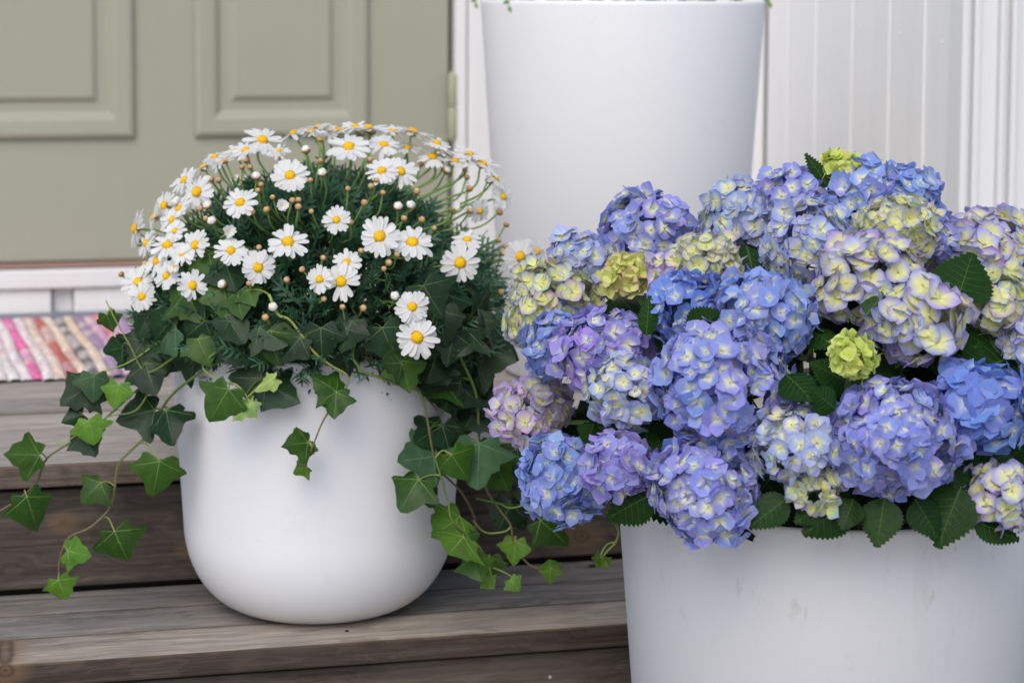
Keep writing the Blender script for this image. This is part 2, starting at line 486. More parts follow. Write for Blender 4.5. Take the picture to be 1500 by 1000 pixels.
# casing right of the door
plank('door_casing', (DX1 + 0.010, YW - 0.020, zt1 + 0.002), (DX1 + 0.034, YW + 0.05, 2.62), 'trim', wall, 0.004)
plank('door_casing', (DX1 + 0.036, YW - 0.032, zt1 + 0.002), (DX1 + 0.125, YW + 0.05, 2.62), 'trim', wall, 0.006)
plank('door_casing', (DX0 - 0.12, YW - 0.032, zt1 + 0.002), (DX0 - 0.01, YW + 0.05, 2.62), 'trim', wall, 0.006)
plank('door_casing', (DX0 - 0.12, YW - 0.034, 2.63), (DX1 + 0.125, YW + 0.05, 2.76), 'trim', wall, 0.006)
x = DX1 + 0.13
while x < XC - 0.02:
    plank('wall_board', (x, YW + 0.010, ZD + 0.003), (min(x + 0.146, XC - 0.003), YW + 0.053, HT), 'wall', wall, 0.004)
    x += 0.149
x = DX0 - 0.124
while x > XL:
    plank('wall_board', (x - 0.146, YW + 0.010, zt1 + 0.004), (x, YW + 0.053, HT), 'wall', wall, 0.004)
    x -= 0.149
# return wall: wide boards with cover battens
edges = [YC + 0.004] + [float(on_x(px, 150, XC)[1]) for px in (1347, 1296, 1242, 1190, 1150)] + [YW + 0.005]
for i in range(len(edges) - 1):
    plank('wall_board', (XC, edges[i] + 0.001, ZD + 0.003), (XC + 0.018, edges[i + 1] - 0.001, HT), 'wall', wall, 0.002)
for e in edges[1:-1]:
    plank('batten', (XC - 0.0055, e - 0.026, ZD + 0.003), (XC - 0.0005, e + 0.026, HT), 'wall', wall, 0.0024)
def nail(p):
    m = MB(); m.add(*(lambda V: (V, [(i, (i + 1) % 8, 8 + (i + 1) % 8, 8 + i) for i in range(8)] + [tuple(range(8, 16))]))(
        [(XC + 0.0005, p[1] + 0.0045 * math.cos(t), p[2] + 0.0045 * math.sin(t)) for t in np.linspace(0, 6.283, 8, endpoint=False)] +
        [(XC - 0.0015, p[1] + 0.003 * math.cos(t), p[2] + 0.003 * math.sin(t)) for t in np.linspace(0, 6.283, 8, endpoint=False)]))
    m.build('nail_head', 'wall', wall)
for q in ((1259, 40), (1279, 40), (1380, 62), (1399, 62), (1318, 50), (1340, 56)): nail(on_x(q[0], q[1], XC))
# corner post with beads, then front boards
cx = XC - 0.006
for (w_, dy) in ((0.014, 0.024), (0.010, 0.012), (0.013, 0.020), (0.034, 0.014), (0.010, 0.024), (0.011, 0.013), (0.012, 0.024), (0.030, 0.014)):
    plank('corner_moulding', (cx, YC - dy, ZD + 0.003), (cx + w_ - 0.0008, YC + 0.028, HT), 'trim', wall, 0.0035)
    cx += w_
k = 0
while cx < XR + 2.2:
    plank('wall_board', (cx + 0.002, YC - 0.004, ZD + 0.003), (cx + 0.145, YC + 0.028, HT), 'wall', wall, 0.004)
    plank('batten', (cx + 0.125, YC - 0.020, ZD + 0.003), (cx + 0.165, YC - 0.0045, HT), 'trim', wall, 0.004)
    cx += 0.147; k += 1

# the door with its raised panels
door = tag(empty('door', ((DX0 + DX1) / 2, YW, ZB)), 'sage green panelled front door with raised mouldings', 'door')
plank('slab', (DX0, YW, ZB), (DX1, YW + 0.045, 2.60), 'sage', door, 0.004)
zp = float(on_y(240, 203, YW)[2])
def panel(x0, x1, z0, z1):
    prof = [(0.0, 0.0), (0.004, 0.010), (0.012, 0.0145), (0.036, 0.0135), (0.043, 0.012), (0.054, 0.001), (0.073, 0.001), (0.083, 0.009), (0.086, 0.0095)]
    vs, fs = [], []
    for (i_, h_) in prof:
        vs += [(x0 + i_, YW - 0.001 - h_, z0 + i_), (x1 - i_, YW - 0.001 - h_, z0 + i_), (x1 - i_, YW - 0.001 - h_, z1 - i_), (x0 + i_, YW - 0.001 - h_, z1 - i_)]
    for r in range(len(prof) - 1):
        for q in range(4):
            q2 = (q + 1) % 4
            fs.append((r * 4 + q, r * 4 + q2, r * 4 + 4 + q2, r * 4 + 4 + q))
    n = (len(prof) - 1) * 4
    fs.append((n, n + 1, n + 2, n + 3))
    m = MB(); m.add(vs, np.array(fs))
    o = m.build('raised_panel', 'sage', door, smooth=False)
    md = o.modifiers.new('ease', 'BEVEL'); md.width = 0.0035; md.segments = 3; md.limit_method = 'ANGLE'; md.angle_limit = math.radians(12)
pr = float(on_y(198, 100, YW)[0]); pl2 = float(on_y(283, 100, YW)[0]); pr2 = float(on_y(541, 100, YW)[0])
for (z0, z1) in ((zp, 1.32), (1.42, 2.46)):
    panel(pr - (pr2 - pl2), pr, z0, z1); panel(pl2, pr2, z0, z1)
hz1, hz0 = float(on_y(660, 106, YW)[2]), float(on_y(660, 206, YW)[2])
def hinge(z0, z1):
    m = MB(); hx, hy = DX1 + 0.005, YW - 0.016
    mid = (z0 + z1) / 2
    for (a_, b_) in ((z0 + 0.004, mid - 0.001), (mid + 0.001, z1 - 0.004)):
        v, f = lathe([(0.0, a_), (0.0085, a_), (0.0095, a_ + 0.002), (0.0095, b_ - 0.002), (0.0085, b_), (0.0, b_)], (hx, hy), 20)
        m.add(v, f)
    v, f = lathe([(0.0, z0 - 0.004), (0.005, z0 - 0.003), (0.0068, z0 + 0.003), (0.0068, z1 - 0.003), (0.005, z1 + 0.003), (0.0, z1 + 0.004)], (hx, hy), 16)
    m.add(v, f)
    m.build('hinge', 'hinge', door)
hinge(hz0, hz1); hinge(2.1, 2.22)

# rag rug on the deck
rug = tag(empty('rag_rug', tuple(on_z(120, 520, ZD))), 'multicoloured woven rag rug on the deck below the green door', 'rug')
A = on_z(250, 549, ZD); B0 = on_z(120, 553, ZD); B1 = on_z(66, 470, ZD)
sd = unit(B1 - B0); fd = unit(np.array([-sd[1], sd[0], 0])); fd = fd if fd[0] < 0 else -fd
slen = 0.66
pal = [(172, 140, 190), (214, 160, 200), (216, 120, 140), (196, 150, 180), (150, 128, 160), (226, 200, 176), (92, 90, 98), (228, 204, 182), (186, 84, 76), (222, 196, 180), (226, 216, 214), (232, 100, 165), (230, 222, 222), (218, 214, 212),
       (232, 226, 226), (224, 196, 190), (192, 182, 202), (204, 180, 190), (220, 188, 158), (222, 196, 170), (168, 100, 90), (196, 170, 150), (90, 150, 130), (205, 190, 190), (226, 212, 206), (206, 140, 150), (228, 220, 212), (190, 172, 196),
       (120, 120, 136), (228, 196, 176), (214, 130, 156), (230, 222, 216)]
sw = 0.0188
for i, c0 in enumerate(pal):
    m = MB(); nseg, nc = 44, 7
    c0 = L(*c0); c1 = L(*pal[(i * 7 + 3) % len(pal)]); c2 = L(225, 212, 205)
    o0 = A + fd * (i + 0.5) * sw
    ph, jl, jr = rng.uniform(0, 6), rng.uniform(-0.012, 0.012), rng.uniform(-0.01, 0.01)
    vs, cs = [], []
    seq = rng.random(12)
    for s in range(nseg):
        t = s / (nseg - 1)
        ctr = o0 + sd * (jl + t * (slen - jl + jr)) + fd * 0.0022 * math.sin(t * 9 + ph)
        hgt = (0.010 + 0.0035 * math.sin(t * 95 + ph + (i % 2) * math.pi)) * min(1, 8 * min(t, 1 - t) + 0.35)
        q = seq[int(t * 11.99)]
        cc = c0 if q < 0.74 else (c1 * 0.45 + c0 * 0.55 if q < 0.86 else c2 * 0.6 + c0 * 0.4)
        cc = cc * 0.86 + c2 * 0.14
        for a_ in range(nc):
            an = math.pi * a_ / (nc - 1)
            vs.append(ctr + fd * (-math.cos(an)) * (sw * 0.56) + uz * (0.001 + hgt * math.sin(an)))
            cs.append(cc * rng.uniform(0.75, 1.12))
    fs = [(s * nc + a_, (s + 1) * nc + a_, (s + 1) * nc + a_ + 1, s * nc + a_ + 1) for s in range(nseg - 1) for a_ in range(nc - 1)]
    m.add(vs, np.array(fs), np.array(cs))
    m.build('rag_strip', 'rag', rug)

# ------------------------------------------------------------------ planters
def planter(name, c, prof, mat, label, soil_z, soil_r):
    m = MB(); v, f = lathe(prof, c); m.add(v, f)
    o = m.build(name, mat)
    tag(o, label, 'planter')
    s = MB()
    pr_ = [(soil_r, soil_z), (soil_r * 0.7, soil_z + 0.008), (soil_r * 0.35, soil_z + 0.012), (0.001, soil_z + 0.012)]
    v, f = lathe(pr_, c, 48); s.add(v, f); s.build('soil', 'soil', o)
    return o
# rounded bowl-bottomed pot
P1 = np.array([-0.0107, -0.045, ZT])
Z1 = 0.541
_K = 0.984
prof1 = [(0.0, ZT + 0.001), (0.095, ZT + 0.0005)]
for t in np.linspace(0, math.pi / 2, 14):
    prof1.append((0.095 + 0.090 * math.sin(t), ZT + 0.118 * (1 - math.cos(t))))
prof1 += [(0.190, ZT + 0.20), (0.1955, ZT + 0.28), (0.1985, Z1 - 0.006), (0.1978, Z1 - 0.002), (0.1955, Z1), (0.1925, Z1 - 0.001), (0.191, Z1 - 0.005), (0.187, Z1 - 0.06), (0.180, ZT + 0.20)]
prof1 = [(r_ * _K, z_) for (r_, z_) in prof1]
planter('planter', P1, prof1, 'pot_a', 'round-bottomed white planter with daisies and ivy on the wooden step', Z1 - 0.035, 0.184)
# tapered pot holding the hydrangea
P2 = np.array([0.533, -0.510, 0.0]); Z2 = 0.430
prof2 = [(0.0, 0.002), (0.212, 0.002), (0.218, 0.006), (0.2515, Z2 - 0.008), (0.252, Z2 - 0.003), (0.2495, Z2), (0.245, Z2 - 0.001), (0.243, Z2 - 0.006), (0.236, Z2 - 0.08), (0.22, 0.1)]
planter('planter', P2, prof2, 'pot_b', 'wide tapered white planter with scuff marks holding blue hydrangeas', Z2 - 0.045, 0.234)
# tall pot on the deck
P3 = np.array([0.5952, 0.588, ZD]); Z3 = 0.9915
prof3 = [(0.0, ZD + 0.002), (0.192, ZD + 0.002), (0.198, ZD + 0.007), (0.2385, Z3 - 0.008), (0.239, Z3 - 0.003), (0.237, Z3), (0.232, Z3 - 0.001), (0.230, Z3 - 0.006), (0.222, Z3 - 0.12), (0.21, 0.6)]
planter('planter', P3, prof3, 'pot_c', 'tall plain white planter standing on the deck beside the door', Z3 - 0.03, 0.227)

# low plant in the tall pot
tp = tag(empty('trailing_plant', (P3[0], P3[1], Z3 - 0.02)), 'low green trailing plant in the tall white planter beside the door', 'plant')
spr = [(746, -6, 745, 9), (1122, -6, 1127, 3), (700, -6, 696, 4)]
def small_leaf(m, p, d, n_, s, col):
    d = unit(d); n_ = unit(n_ - d * np.dot(n_, d)); x_ = np.cross(d, n_)
    v = [p, p + d * s * 0.35 + x_ * s * 0.28, p + d * s * 0.7 + x_ * s * 0.2, p + d * s, p + d * s * 0.7 - x_ * s * 0.2, p + d * s * 0.35 - x_ * s * 0.28, p + d * s * 0.5 - n_ * s * 0.08]
    m.add(v, np.array([(0, 1, 6), (1, 2, 6), (2, 3, 6), (3, 4, 6), (4, 5, 6), (5, 0, 6)]), col)
fm = MB()
for i in range(420):
    a_ = rng.uniform(0, 6.283); r_ = 0.212 * math.sqrt(rng.random())
    p = np.array([P3[0] + r_ * math.cos(a_), P3[1] + r_ * math.sin(a_), Z3 - 0.01 + rng.uniform(0, 0.07)])
    small_leaf(fm, p, np.array([math.cos(a_), math.sin(a_), rng.uniform(-0.2, 1.2)]), np.array([rng.normal(), rng.normal(), 2]), rng.uniform(0.015, 0.03), L(70, 100, 50) * rng.uniform(0.5, 1.3))
tag(fm.build('foliage', 'feather', tp), kind='stuff')
for (x0, y0, x1, y1) in spr:
    d0 = depth(P3) - 0.235 if x0 < 900 and x0 > 720 else depth(P3)
    m = MB(); p0, p1 = at(x0, y0, d0 + 0.012), at(x1, y1, d0 - 0.012)
    m.tube([p0 + np.array([0, 0.02, 0.0]), p0 + np.array([0, 0, 0.008]), p1], 0.0012, 0.0008, L(110, 140, 60))
    small_leaf(m, p1, np.array([0.3, -0.2, -1]), -fh + 0.3 * uz, 0.012, L(110, 150, 60))
    small_leaf(m, p0 * 0.5 + p1 * 0.5, np.array([-0.8, -0.2, -0.4]), -fh + 0.3 * uz, 0.012, L(95, 130, 55))
    m.build('sprig', 'leaf', tp)

# ------------------------------------------------------------------ leaf shapes
IVY = [(0.0, 0.0), (0.13, -0.11), (0.30, -0.20), (0.40, -0.16), (0.43, -0.03), (0.46, 0.07), (0.60, 0.14), (0.74, 0.24), (0.62, 0.36), (0.47, 0.46), (0.39, 0.55), (0.30, 0.70), (0.15, 0.87), (0.0, 1.0)]
IVY_V = [[(0, 0), (0, 0.9)], [(0, 0), (0.62, 0.25)], [(0, 0), (-0.62, 0.25)], [(0, 0), (0.30, -0.15)], [(0, 0), (-0.30, -0.15)],
         [(0, 0.30), (0.24, 0.46)], [(0, 0.36), (-0.24, 0.52)], [(0.26, 0.1), (0.42, 0.36)], [(-0.26, 0.1), (-0.42, 0.36)]]
def leaf_frame(B, T, up_w=0.45, side=0.0, roll=0.0):
    Y = T - B; ln = np.linalg.norm(Y); Y = Y / ln
    N = unit(-FW + up_w * uz + side * RT)
    N = unit(N - Y * np.dot(N, Y)); X = np.cross(Y, N)
    if roll:
        X, N = X * math.cos(roll) + N * math.sin(roll), N * math.cos(roll) - X * math.sin(roll)
    return X, Y, N, ln
def leaf_surface(B, X, Y, N, ln, fold, curl, wav):
    ph = rng.uniform(0, 6.28)
    def f(x, y, off=0.0):
        z = -fold * abs(x) - curl * y * y - 0.25 * curl * x * x + wav * math.sin(7 * x + 5 * y + ph) * min(1, abs(x) * 2 + 0.1)
        return B + ln * (x * X + y * Y + z * N) + off * N
    return f
def vein(m, f, pts, w, ln, col, mat=0, off=0.00055):
    (x0, y0), (x1, y1) = pts
    n = 5; vs = []
    dx, dy = x1 - x0, y1 - y0; l_ = math.hypot(dx, dy); px_, py_ = -dy / l_, dx / l_
    for i in range(n + 1):
        t = i / n; ww = w * (1 - 0.75 * t)
        x_, y_ = x0 + dx * t, y0 + dy * t
        vs += [f(x_ + px_ * ww, y_ + py_ * ww, off * 0.5), f(x_, y_, off), f(x_ - px_ * ww, y_ - py_ * ww, off * 0.5)]
    fs = []
    for i in range(n):
        for q in (0, 1): fs.append((i * 3 + q, i * 3 + q + 1, i * 3 + q + 4, i * 3 + q + 3))
    m.add(vs, np.array(fs), col, mat)
TONE = {'d': (L(31, 57, 32), L(100, 128, 88)), 'm': (L(52, 87, 25), L(120, 150, 80)), 'l': (L(88, 128, 42), L(150, 178, 96)), 'p': (L(160, 190, 110), L(190, 212, 140)), 'g': (L(70, 104, 74), L(120, 150, 110))}
def ivy_leaf(B, T, tone, parent, petiole=None, wide=1.0, name='leaf', up_w=0.45, fold=None, pet_col=L(120, 150, 62), side=None):
    side = rng.uniform(-0.35, 0.35) if side is None else side
    X, Y, N, ln = leaf_frame(B, T, up_w, side)
    X = X * wide; ln = ln * 1.12
    px_len = ln * F / depth(B)
    if px_len > 50: ln *= (50 + 0.45 * (px_len - 50)) / px_len
    f = leaf_surface(B, X, Y, N, ln, rng.uniform(0.04, 0.34) if fold is None else fold, rng.uniform(-0.05, 0.38), rng.uniform(0.015, 0.05))
    jit = rng.uniform(0.86, 1.12, len(IVY)); jit2 = rng.uniform(0.86, 1.12, len(IVY))
    right = [(x * j, y * (0.5 + 0.5 * j)) for (x, y), j in zip(IVY, jit)]
    left = [(-x * j, y * (0.5 + 0.5 * j)) for (x, y), j in zip(IVY, jit2)]
    out = right[:-1] + [(0, 1.0)] + left[1:-1][::-1]
    c, cv = TONE[tone]; c = c * rng.uniform(0.68, 1.22); c = c * np.array([rng.uniform(0.9, 1.15), 1, rng.uniform(0.85, 1.1)])
    m = MB(); n = len(out); ce = (0.0, 0.10)
    vs = [f(*ce)]; cs = [c * 1.08]
    for k_ in (0.36, 0.7, 1.0):
        for (x, y) in out:
            vs.append(f(ce[0] + (x - ce[0]) * k_, ce[1] + (y - ce[1]) * k_)); cs.append(c * (1.05 - 0.12 * k_) * rng.uniform(0.88, 1.1))
    fs3 = [(0, 1 + (i + 1) % n, 1 + i) for i in range(n)]
    fs4 = [(1 + r * n + i, 1 + r * n + (i + 1) % n, 1 + (r + 1) * n + (i + 1) % n, 1 + (r + 1) * n + i) for r in (0, 1) for i in range(n)]
    m.add(vs, np.array(fs3), np.array(cs)); base_n = m.n - len(vs)
    m.f.append(np.array(fs4) + base_n); m.m.append(np.zeros(len(fs4)))
    for i, v_ in enumerate(IVY_V):
        vein(m, f, v_, 0.012 if i < 3 else (0.009 if i < 5 else 0.005), ln, cv * (0.9 if i < 5 else 0.7))
    if petiole is not None:
        Q = np.asarray(petiole); md = (B + Q) / 2 + uz * 0.006 - N * 0.006
        m.tube([Q, md, B], 0.0011, 0.0009, pet_col * 0.9, pet_col, sides=5, seg=4)
    return m.build(name, 'leaf', parent)
def hyd_leaf(B, T, c, parent, wide=0.42, up_w=0.5, side=None, fold=None):
    side = rng.uniform(-0.4, 0.4) if side is None else side
    X, Y, N, ln = leaf_frame(B, T, up_w, side)
    f = leaf_surface(B, X, Y, N, ln, rng.uniform(0.08, 0.3) if fold is None else fold, rng.uniform(0.0, 0.3), rng.uniform(0.01, 0.03))
    ny, nx = 26, 5
    m = MB(); vs, cs, fs = [], [], []
    cv = c * 0.6 + L(120, 160, 80) * 0.3
    for i in range(ny + 1):
        t = i / ny
        w_ = wide * (math.sin(math.pi * min(1, t ** 0.72)) ** 0.85) * (1 - 0.15 * t) + 0.004
        ser = 0.0 if i in (0, ny) else (0.035 if i % 2 else -0.012)
        for s in range(-nx, nx + 1):
            u = s / nx
            x_ = u * (w_ + (ser if abs(s) == nx else 0))
            vs.append(f(x_, t + (0.018 if (abs(s) == nx and i % 2) else 0) + abs(u) * 0.02))
            cs.append(c * (1.0 + 0.10 * math.sin(11 * t * 3 - abs(u) * 9)))
    k_ = 2 * nx + 1
    for i in range(ny):
        for s in range(2 * nx): fs.append((i * k_ + s, i * k_ + s + 1, (i + 1) * k_ + s + 1, (i + 1) * k_ + s))
    m.add(vs, np.array(fs), np.array(cs))
    vein(m, f, [(0, 0.0), (0, 0.97)], 0.012, ln, cv)
    for i in range(1, 7):
        t = 0.1 + 0.12 * i; w_ = wide * (math.sin(math.pi * min(1, (t + 0.13) ** 0.72)) ** 0.85) * 0.86
        for s in (-1, 1): vein(m, f, [(0, t), (s * w_, t + 0.14)], 0.006, ln, cv * 0.85)
    return m.build('leaf', 'hleaf', parent)

# ------------------------------------------------------------------ daisies in the rounded pot
daisy = tag(empty('daisy_plant', (P1[0], P1[1], Z1 - 0.03)), 'white marguerite daisy bush with yellow centres in the rounded white planter', 'plant')
DC = np.array([P1[0], P1[1], 0.566]); DR = np.array([0.268, 0.262, 0.252])
def cam_vec(x, y, z):
    return unit(RT * x + (UP * 0.97) * y - FW * z)
def daisy_pos(px, py, far=False, k=1.0):
    return on_ellipsoid(px, py, DC, DR * k, far)
def stem_path(p, n_, ln=None):
    root = DC + (p - DC) * 0.42; root[2] = min(root[2], DC[2] + 0.09)
    d = np.linalg.norm(p - root)
    return [root, root * 0.55 + p * 0.45 + uz * 0.012, p - n_ * min(0.03, d * 0.3), p]
SG0, SG1 = L(78, 108, 54), L(134, 164, 88)
def flower(px, py, dia, nv, far=False, openness=1.0, k=1.0, pos=None, stem=True):
    p = daisy_pos(px, py, far, k) if pos is None else pos
    n_ = cam_vec(*nv)
    R = 0.54 * dia * depth(p) / F
    a1 = unit(np.cross(n_, (0.21, 0.4, 0.88))); a2 = np.cross(n_, a1)
    np_ = int(rng.integers(17, 23))
    m = MB(); rot = rng.uniform(0, 6.28)
    lift0 = (1 - openness) * 1.25 + rng.uniform(0.02, 0.14)
    for i in range(np_):
        an = rot + 2 * math.pi * i / np_ + rng.normal(0, 0.05)
        rd = math.cos(an) * a1 + math.sin(an) * a2; tg = np.cross(n_, rd)
        lf = lift0 + rng.normal(0, 0.09); droop = rng.uniform(0.15, 0.55) * openness; tw = rng.normal(0, 0.22)
        if rng.random() < 0.10: droop += rng.uniform(0.4, 1.3); tw *= 2.0
        if rng.random() < 0.025: continue
        Lp = R * rng.uniform(0.86, 1.06); Wp = R * rng.uniform(0.12, 0.165)
        vs, cs = [], []
        ts = (0.18, 0.40, 0.65, 0.86, 0.97, 1.0)
        wd = (0.48, 0.85, 1.0, 0.92, 0.62, 0.30)
        for t, w_ in zip(ts, wd):
            c_ = p + Lp * t * (math.cos(lf) * rd + math.sin(lf) * n_) - droop * Lp * 0.35 * t * t * n_ + (0.0006 if i % 2 else -0.0006) * n_
            for s in (-1, 0, 1):
                x_ = tg * math.cos(tw * t) + n_ * math.sin(tw * t)
                vs.append(c_ + x_ * s * Wp * w_ + n_ * (0.10 * Wp if s else -0.12 * Wp))
                cs.append(L(248, 248, 246) * (0.95 if s == 0 else 1.0) * (0.95 + 0.05 * t))
        q = [(r * 3 + s, r * 3 + s + 1, r * 3 + s + 4, r * 3 + s + 3) for r in range(len(ts) - 1) for s in (0, 1)]
        m.add(vs, np.array(q), np.array(cs))
    fo = m.build('flower', 'white_petal', daisy)
    # yellow dome
    dm = MB(); rd_ = R * 0.285; vs, cs = [p + n_ * R * 0.19], [L(244, 196, 28)]
    rings = [(0.3, 0.185), (0.55, 0.16), (0.8, 0.11), (0.96, 0.05), (1.0, -0.02)]
    for (rr, hh) in rings:
        for s in range(16):
            an = 2 * math.pi * s / 16
            vs.append(p + rd_ * rr * (math.cos(an) * a1 + math.sin(an) * a2) + n_ * R * (hh + rng.normal(0, 0.008)))
            cs.append((L(246, 200, 24) if rr < 0.7 else L(240, 176, 14)) * rng.uniform(0.85, 1.1))
    dm.add(vs, np.array([(0, 1 + s, 1 + (s + 1) % 16) for s in range(16)]), np.array(cs))
    q = np.array([(1 + r * 16 + s, 1 + (r + 1) * 16 + s, 1 + (r + 1) * 16 + (s + 1) % 16, 1 + r * 16 + (s + 1) % 16) for r in range(4) for s in range(16)])
    dm.f.append(q); dm.m.append(np.zeros(len(q)))
    dm.build('disc', 'disc', fo)
    # cup of scales under the petals and the stalk
    cm = MB(); vs, cs = [], []
    for (rr, hh) in ((0.30, 0.02), (0.33, -0.06), (0.28, -0.15), (0.14, -0.22), (0.05, -0.25)):
        for s in range(12):
            an = 2 * math.pi * s / 12
            vs.append(p + R * rr * (math.cos(an) * a1 + math.sin(an) * a2) + n_ * R * hh)
            cs.append((L(190, 150, 84) if s % 2 else L(150, 130, 66)) * rng.uniform(0.85, 1.15))
    cm.add(vs, np.array([(r * 12 + s, r * 12 + (s + 1) % 12, (r + 1) * 12 + (s + 1) % 12, (r + 1) * 12 + s) for r in range(4) for s in range(12)]), np.array(cs))
    if stem: cm.tube(stem_path(p - n_ * R * 0.24, n_), 0.0017, 0.0014, SG0, SG1, sides=5)
    cm.build('stalk', 'stem', fo)
def bud(px, py, dia, white=False, far=False, k=0.97, nv=None):
    p = daisy_pos(px, py, far, k)
    out = unit(p - DC) * 0.8 + uz * 0.5 - FW * 0.35
    n_ = unit(out + rng.normal(0, 0.2, 3)) if nv is None else cam_vec(*nv)
    R = 0.5 * dia * depth(p) / F
    a1 = unit(np.cross(n_, (0.21, 0.4, 0.88))); a2 = np.cross(n_, a1)
    m = MB(); vs, cs = [], []
    H = 1.15 if white else 0.95
    prof = [(0.12, -0.9), (0.62, -0.72), (0.94, -0.28), (1.0, 0.1), (0.86, 0.5), (0.55, 0.80 * H), (0.06, 0.93 * H)]
    for j, (rr, hh) in enumerate(prof):
        for s in range(10):
            an = 2 * math.pi * (s + 0.5 * (j % 2)) / 10
            vs.append(p + R * rr * (1 + (0.22 if (white and j >= 4) else 0.09) * (s % 2)) * (math.cos(an) * a1 + math.sin(an) * a2) + n_ * R * hh)
            if white and j >= 4: c_ = L(244, 242, 230)
            else: c_ = [L(120, 128, 70), L(150, 125, 72), L(176, 142, 90), L(186, 146, 96), L(192, 154, 106), L(202, 170, 124), L(220, 204, 160)][j]
            cs.append(c_ * rng.uniform(0.8, 1.12) * (0.82 if s % 2 else 1.05))
    m.add(vs, np.array([(r * 10 + s, r * 10 + (s + 1) % 10, (r + 1) * 10 + (s + 1) % 10, (r + 1) * 10 + s) for r in range(6) for s in range(10)]), np.array(cs))
    bo = m.build('bud', 'bud', daisy)
    t = MB(); t.tube(stem_path(p - n_ * R * 0.8, n_), 0.0015, 0.0012, SG0, SG1, sides=5); t.build('stalk', 'stem', bo)

FL = [(384, 205, 56, (.2, .72, .62)), (360, 220, 42, (-.2, .8, .5)), (430, 196, 52, (-.45, .85, .05)), (456, 194, 50, (-.4, .85, .1)), (298, 245, 44, (-.5, .8, .1)),
      (288, 281, 54, (-.55, .3, .78)), (425, 257, 53, (.05, .28, .95)), (352, 297, 52, (-.25, .62, .74)), (352, 264, 40, (-.2, .8, .3), 1), (240, 301, 46, (-.7, .3, .6)), (226, 318, 42, (-.85, .3, .3)),
      (198, 335, 56, (-.92, .12, .36)), (245, 359, 52, (-.1, .75, .65)), (286, 359, 48, (-.42, .28, .85)), (338, 367, 48, (.12, .55, .82)), (422, 354, 60, (.05, .66, .74)),
      (378, 392, 50, (.12, -.02, .98)), (229, 382, 46, (-.5, .4, .6)), (202, 413, 50, (-.3, .42, .8)), (208, 434, 44, (-.4, .1, .85)), (282, 418, 46, (.25, .25, .93)),
      (493, 322, 40, (.05, .15, .97)), (511, 215, 60, (0, .74, .66)), (466, 186, 38, (-.2, .9, .1), 1), (495, 191, 44, (.1, .9, .1), 1), (540, 188, 56, (0, .95, .12), 1), (562, 212, 48, (.1, .8, .55)),
      (604, 193, 58, (.25, .93, .05)), (597, 216, 40, (.1, .8, .3)), (559, 250, 46, (-.05, .62, .78)), (586, 251, 52, (.18, .5, .82)), (634, 229, 48, (.02, .84, .52)), (666, 236, 46, (.3, .85, .2)),
      (706, 240, 54, (.35, .9, .15), 1), (556, 346, 58, (.05, .2, .97)), (604, 355, 60, (.1, .58, .8)), (737, 288, 40, (.72, .25, .62)), (703, 309, 36, (.6, -.2, .7)), (674, 385, 58, (.05, .06, .99)),
      (684, 351, 44, (0, .8, .6)), (762, 376, 52, (.42, .1, .9)), (787, 368, 40, (.7, .3, .4)), (500, 412, 56, (-.12, .1, .98)), (508, 384, 42, (.05, .5, .85)), (468, 409, 42, (-.45, .1, .88)),
      (604, 449, 48, (.12, .1, .98)), (611, 494, 62, (.12, .1, .98)), (330, 236, 34, (-.4, .85, .1)), (256, 338, 32, (-.3, .5, .8)), (322, 238, 34, (-.4, .8, .2), 1), (650, 222, 36, (.2, .9, .1), 1),
      (270, 264, 46, (-.5, .6, .5)), (314, 230, 40, (-.3, .85, .35)), (345, 222, 40, (-.3, .8, .4), 1), (480, 192, 44, (-.1, .85, .4)), (520, 186, 42, (0, .9, .3), 1), (576, 192, 42, (.1, .9, .3), 1), (640, 210, 44, (.2, .85, .35), 1),
      (688, 226, 46, (.3, .85, .3)), (726, 262, 40, (.6, .6, .3), 1), (252, 322, 44, (-.6, .5, .6)), (214, 356, 42, (-.75, .35, .5)), (262, 306, 44, (-.5, .6, .5)), (244, 404, 42, (-.4, .35, .8)), (268, 372, 40, (-.3, .6, .7)), (408, 222, 36, (-.1, .85, .4), 1)]
for q in FL:
    flower(q[0], q[1], q[2], q[3], far=len(q) > 4, k=1.05 if q[1] > 440 else 1.0)
for (x_, y_, d_, n_) in ((414, 302, 26, (.1, .3, .9)), (469, 204, 30, (.05, .98, .1)), (334, 341, 30, (.3, .3, .85)), (256, 391, 30, (-.2, .2, .9)), (261, 300, 26, (-.4, .7, .4)), (665, 306, 22, (.3, .5, .7))):
    flower(x_, y_, d_, n_, openness=0.35)
flower(536, 531, 26, (.0, -.95, .3), openness=0.2, pos=at(536, 524, 2.64), stem=False)
_st = MB(); _st.tube([at(540, 470, 2.68), at(537, 500, 2.65), at(536, 518, 2.64)], 0.0016, 0.0018, SG0, SG1); _st.build('stalk', 'stem', daisy)
Za = lambda x, y: (160 + x / 3.124, 160 + y / 3.125)
Zb = lambda x, y: (460 + x / 3.125, 160 + y / 3.125)
for (x_, y_, w_) in [(465, 320, 0), (608, 265, 0), (625, 235, 0), (672, 308, 1), (695, 345, 0), (450, 440, 1), (442, 500, 0), (470, 512, 1), (415, 455, 0), (685, 632, 0), (760, 647, 1), (655, 470, 0), (720, 460, 0), (748, 403, 0),
                     (838, 418, 0), (865, 447, 0), (866, 415, 0), (925, 468, 0), (920, 325, 0), (975, 292, 1), (965, 238, 0), (978, 680, 0), (883, 733, 0), (812, 780, 0), (518, 802, 1), (640, 797, 0), (750, 905, 1), (715, 952, 0),
                     (55, 755, 0), (165, 707, 0), (900, 187, 1), (680, 372, 0), (645, 265, 0), (500, 325, 0)]:
    bud(*Za(x_, y_), 13.5 if w_ else rng.uniform(8, 11), bool(w_))
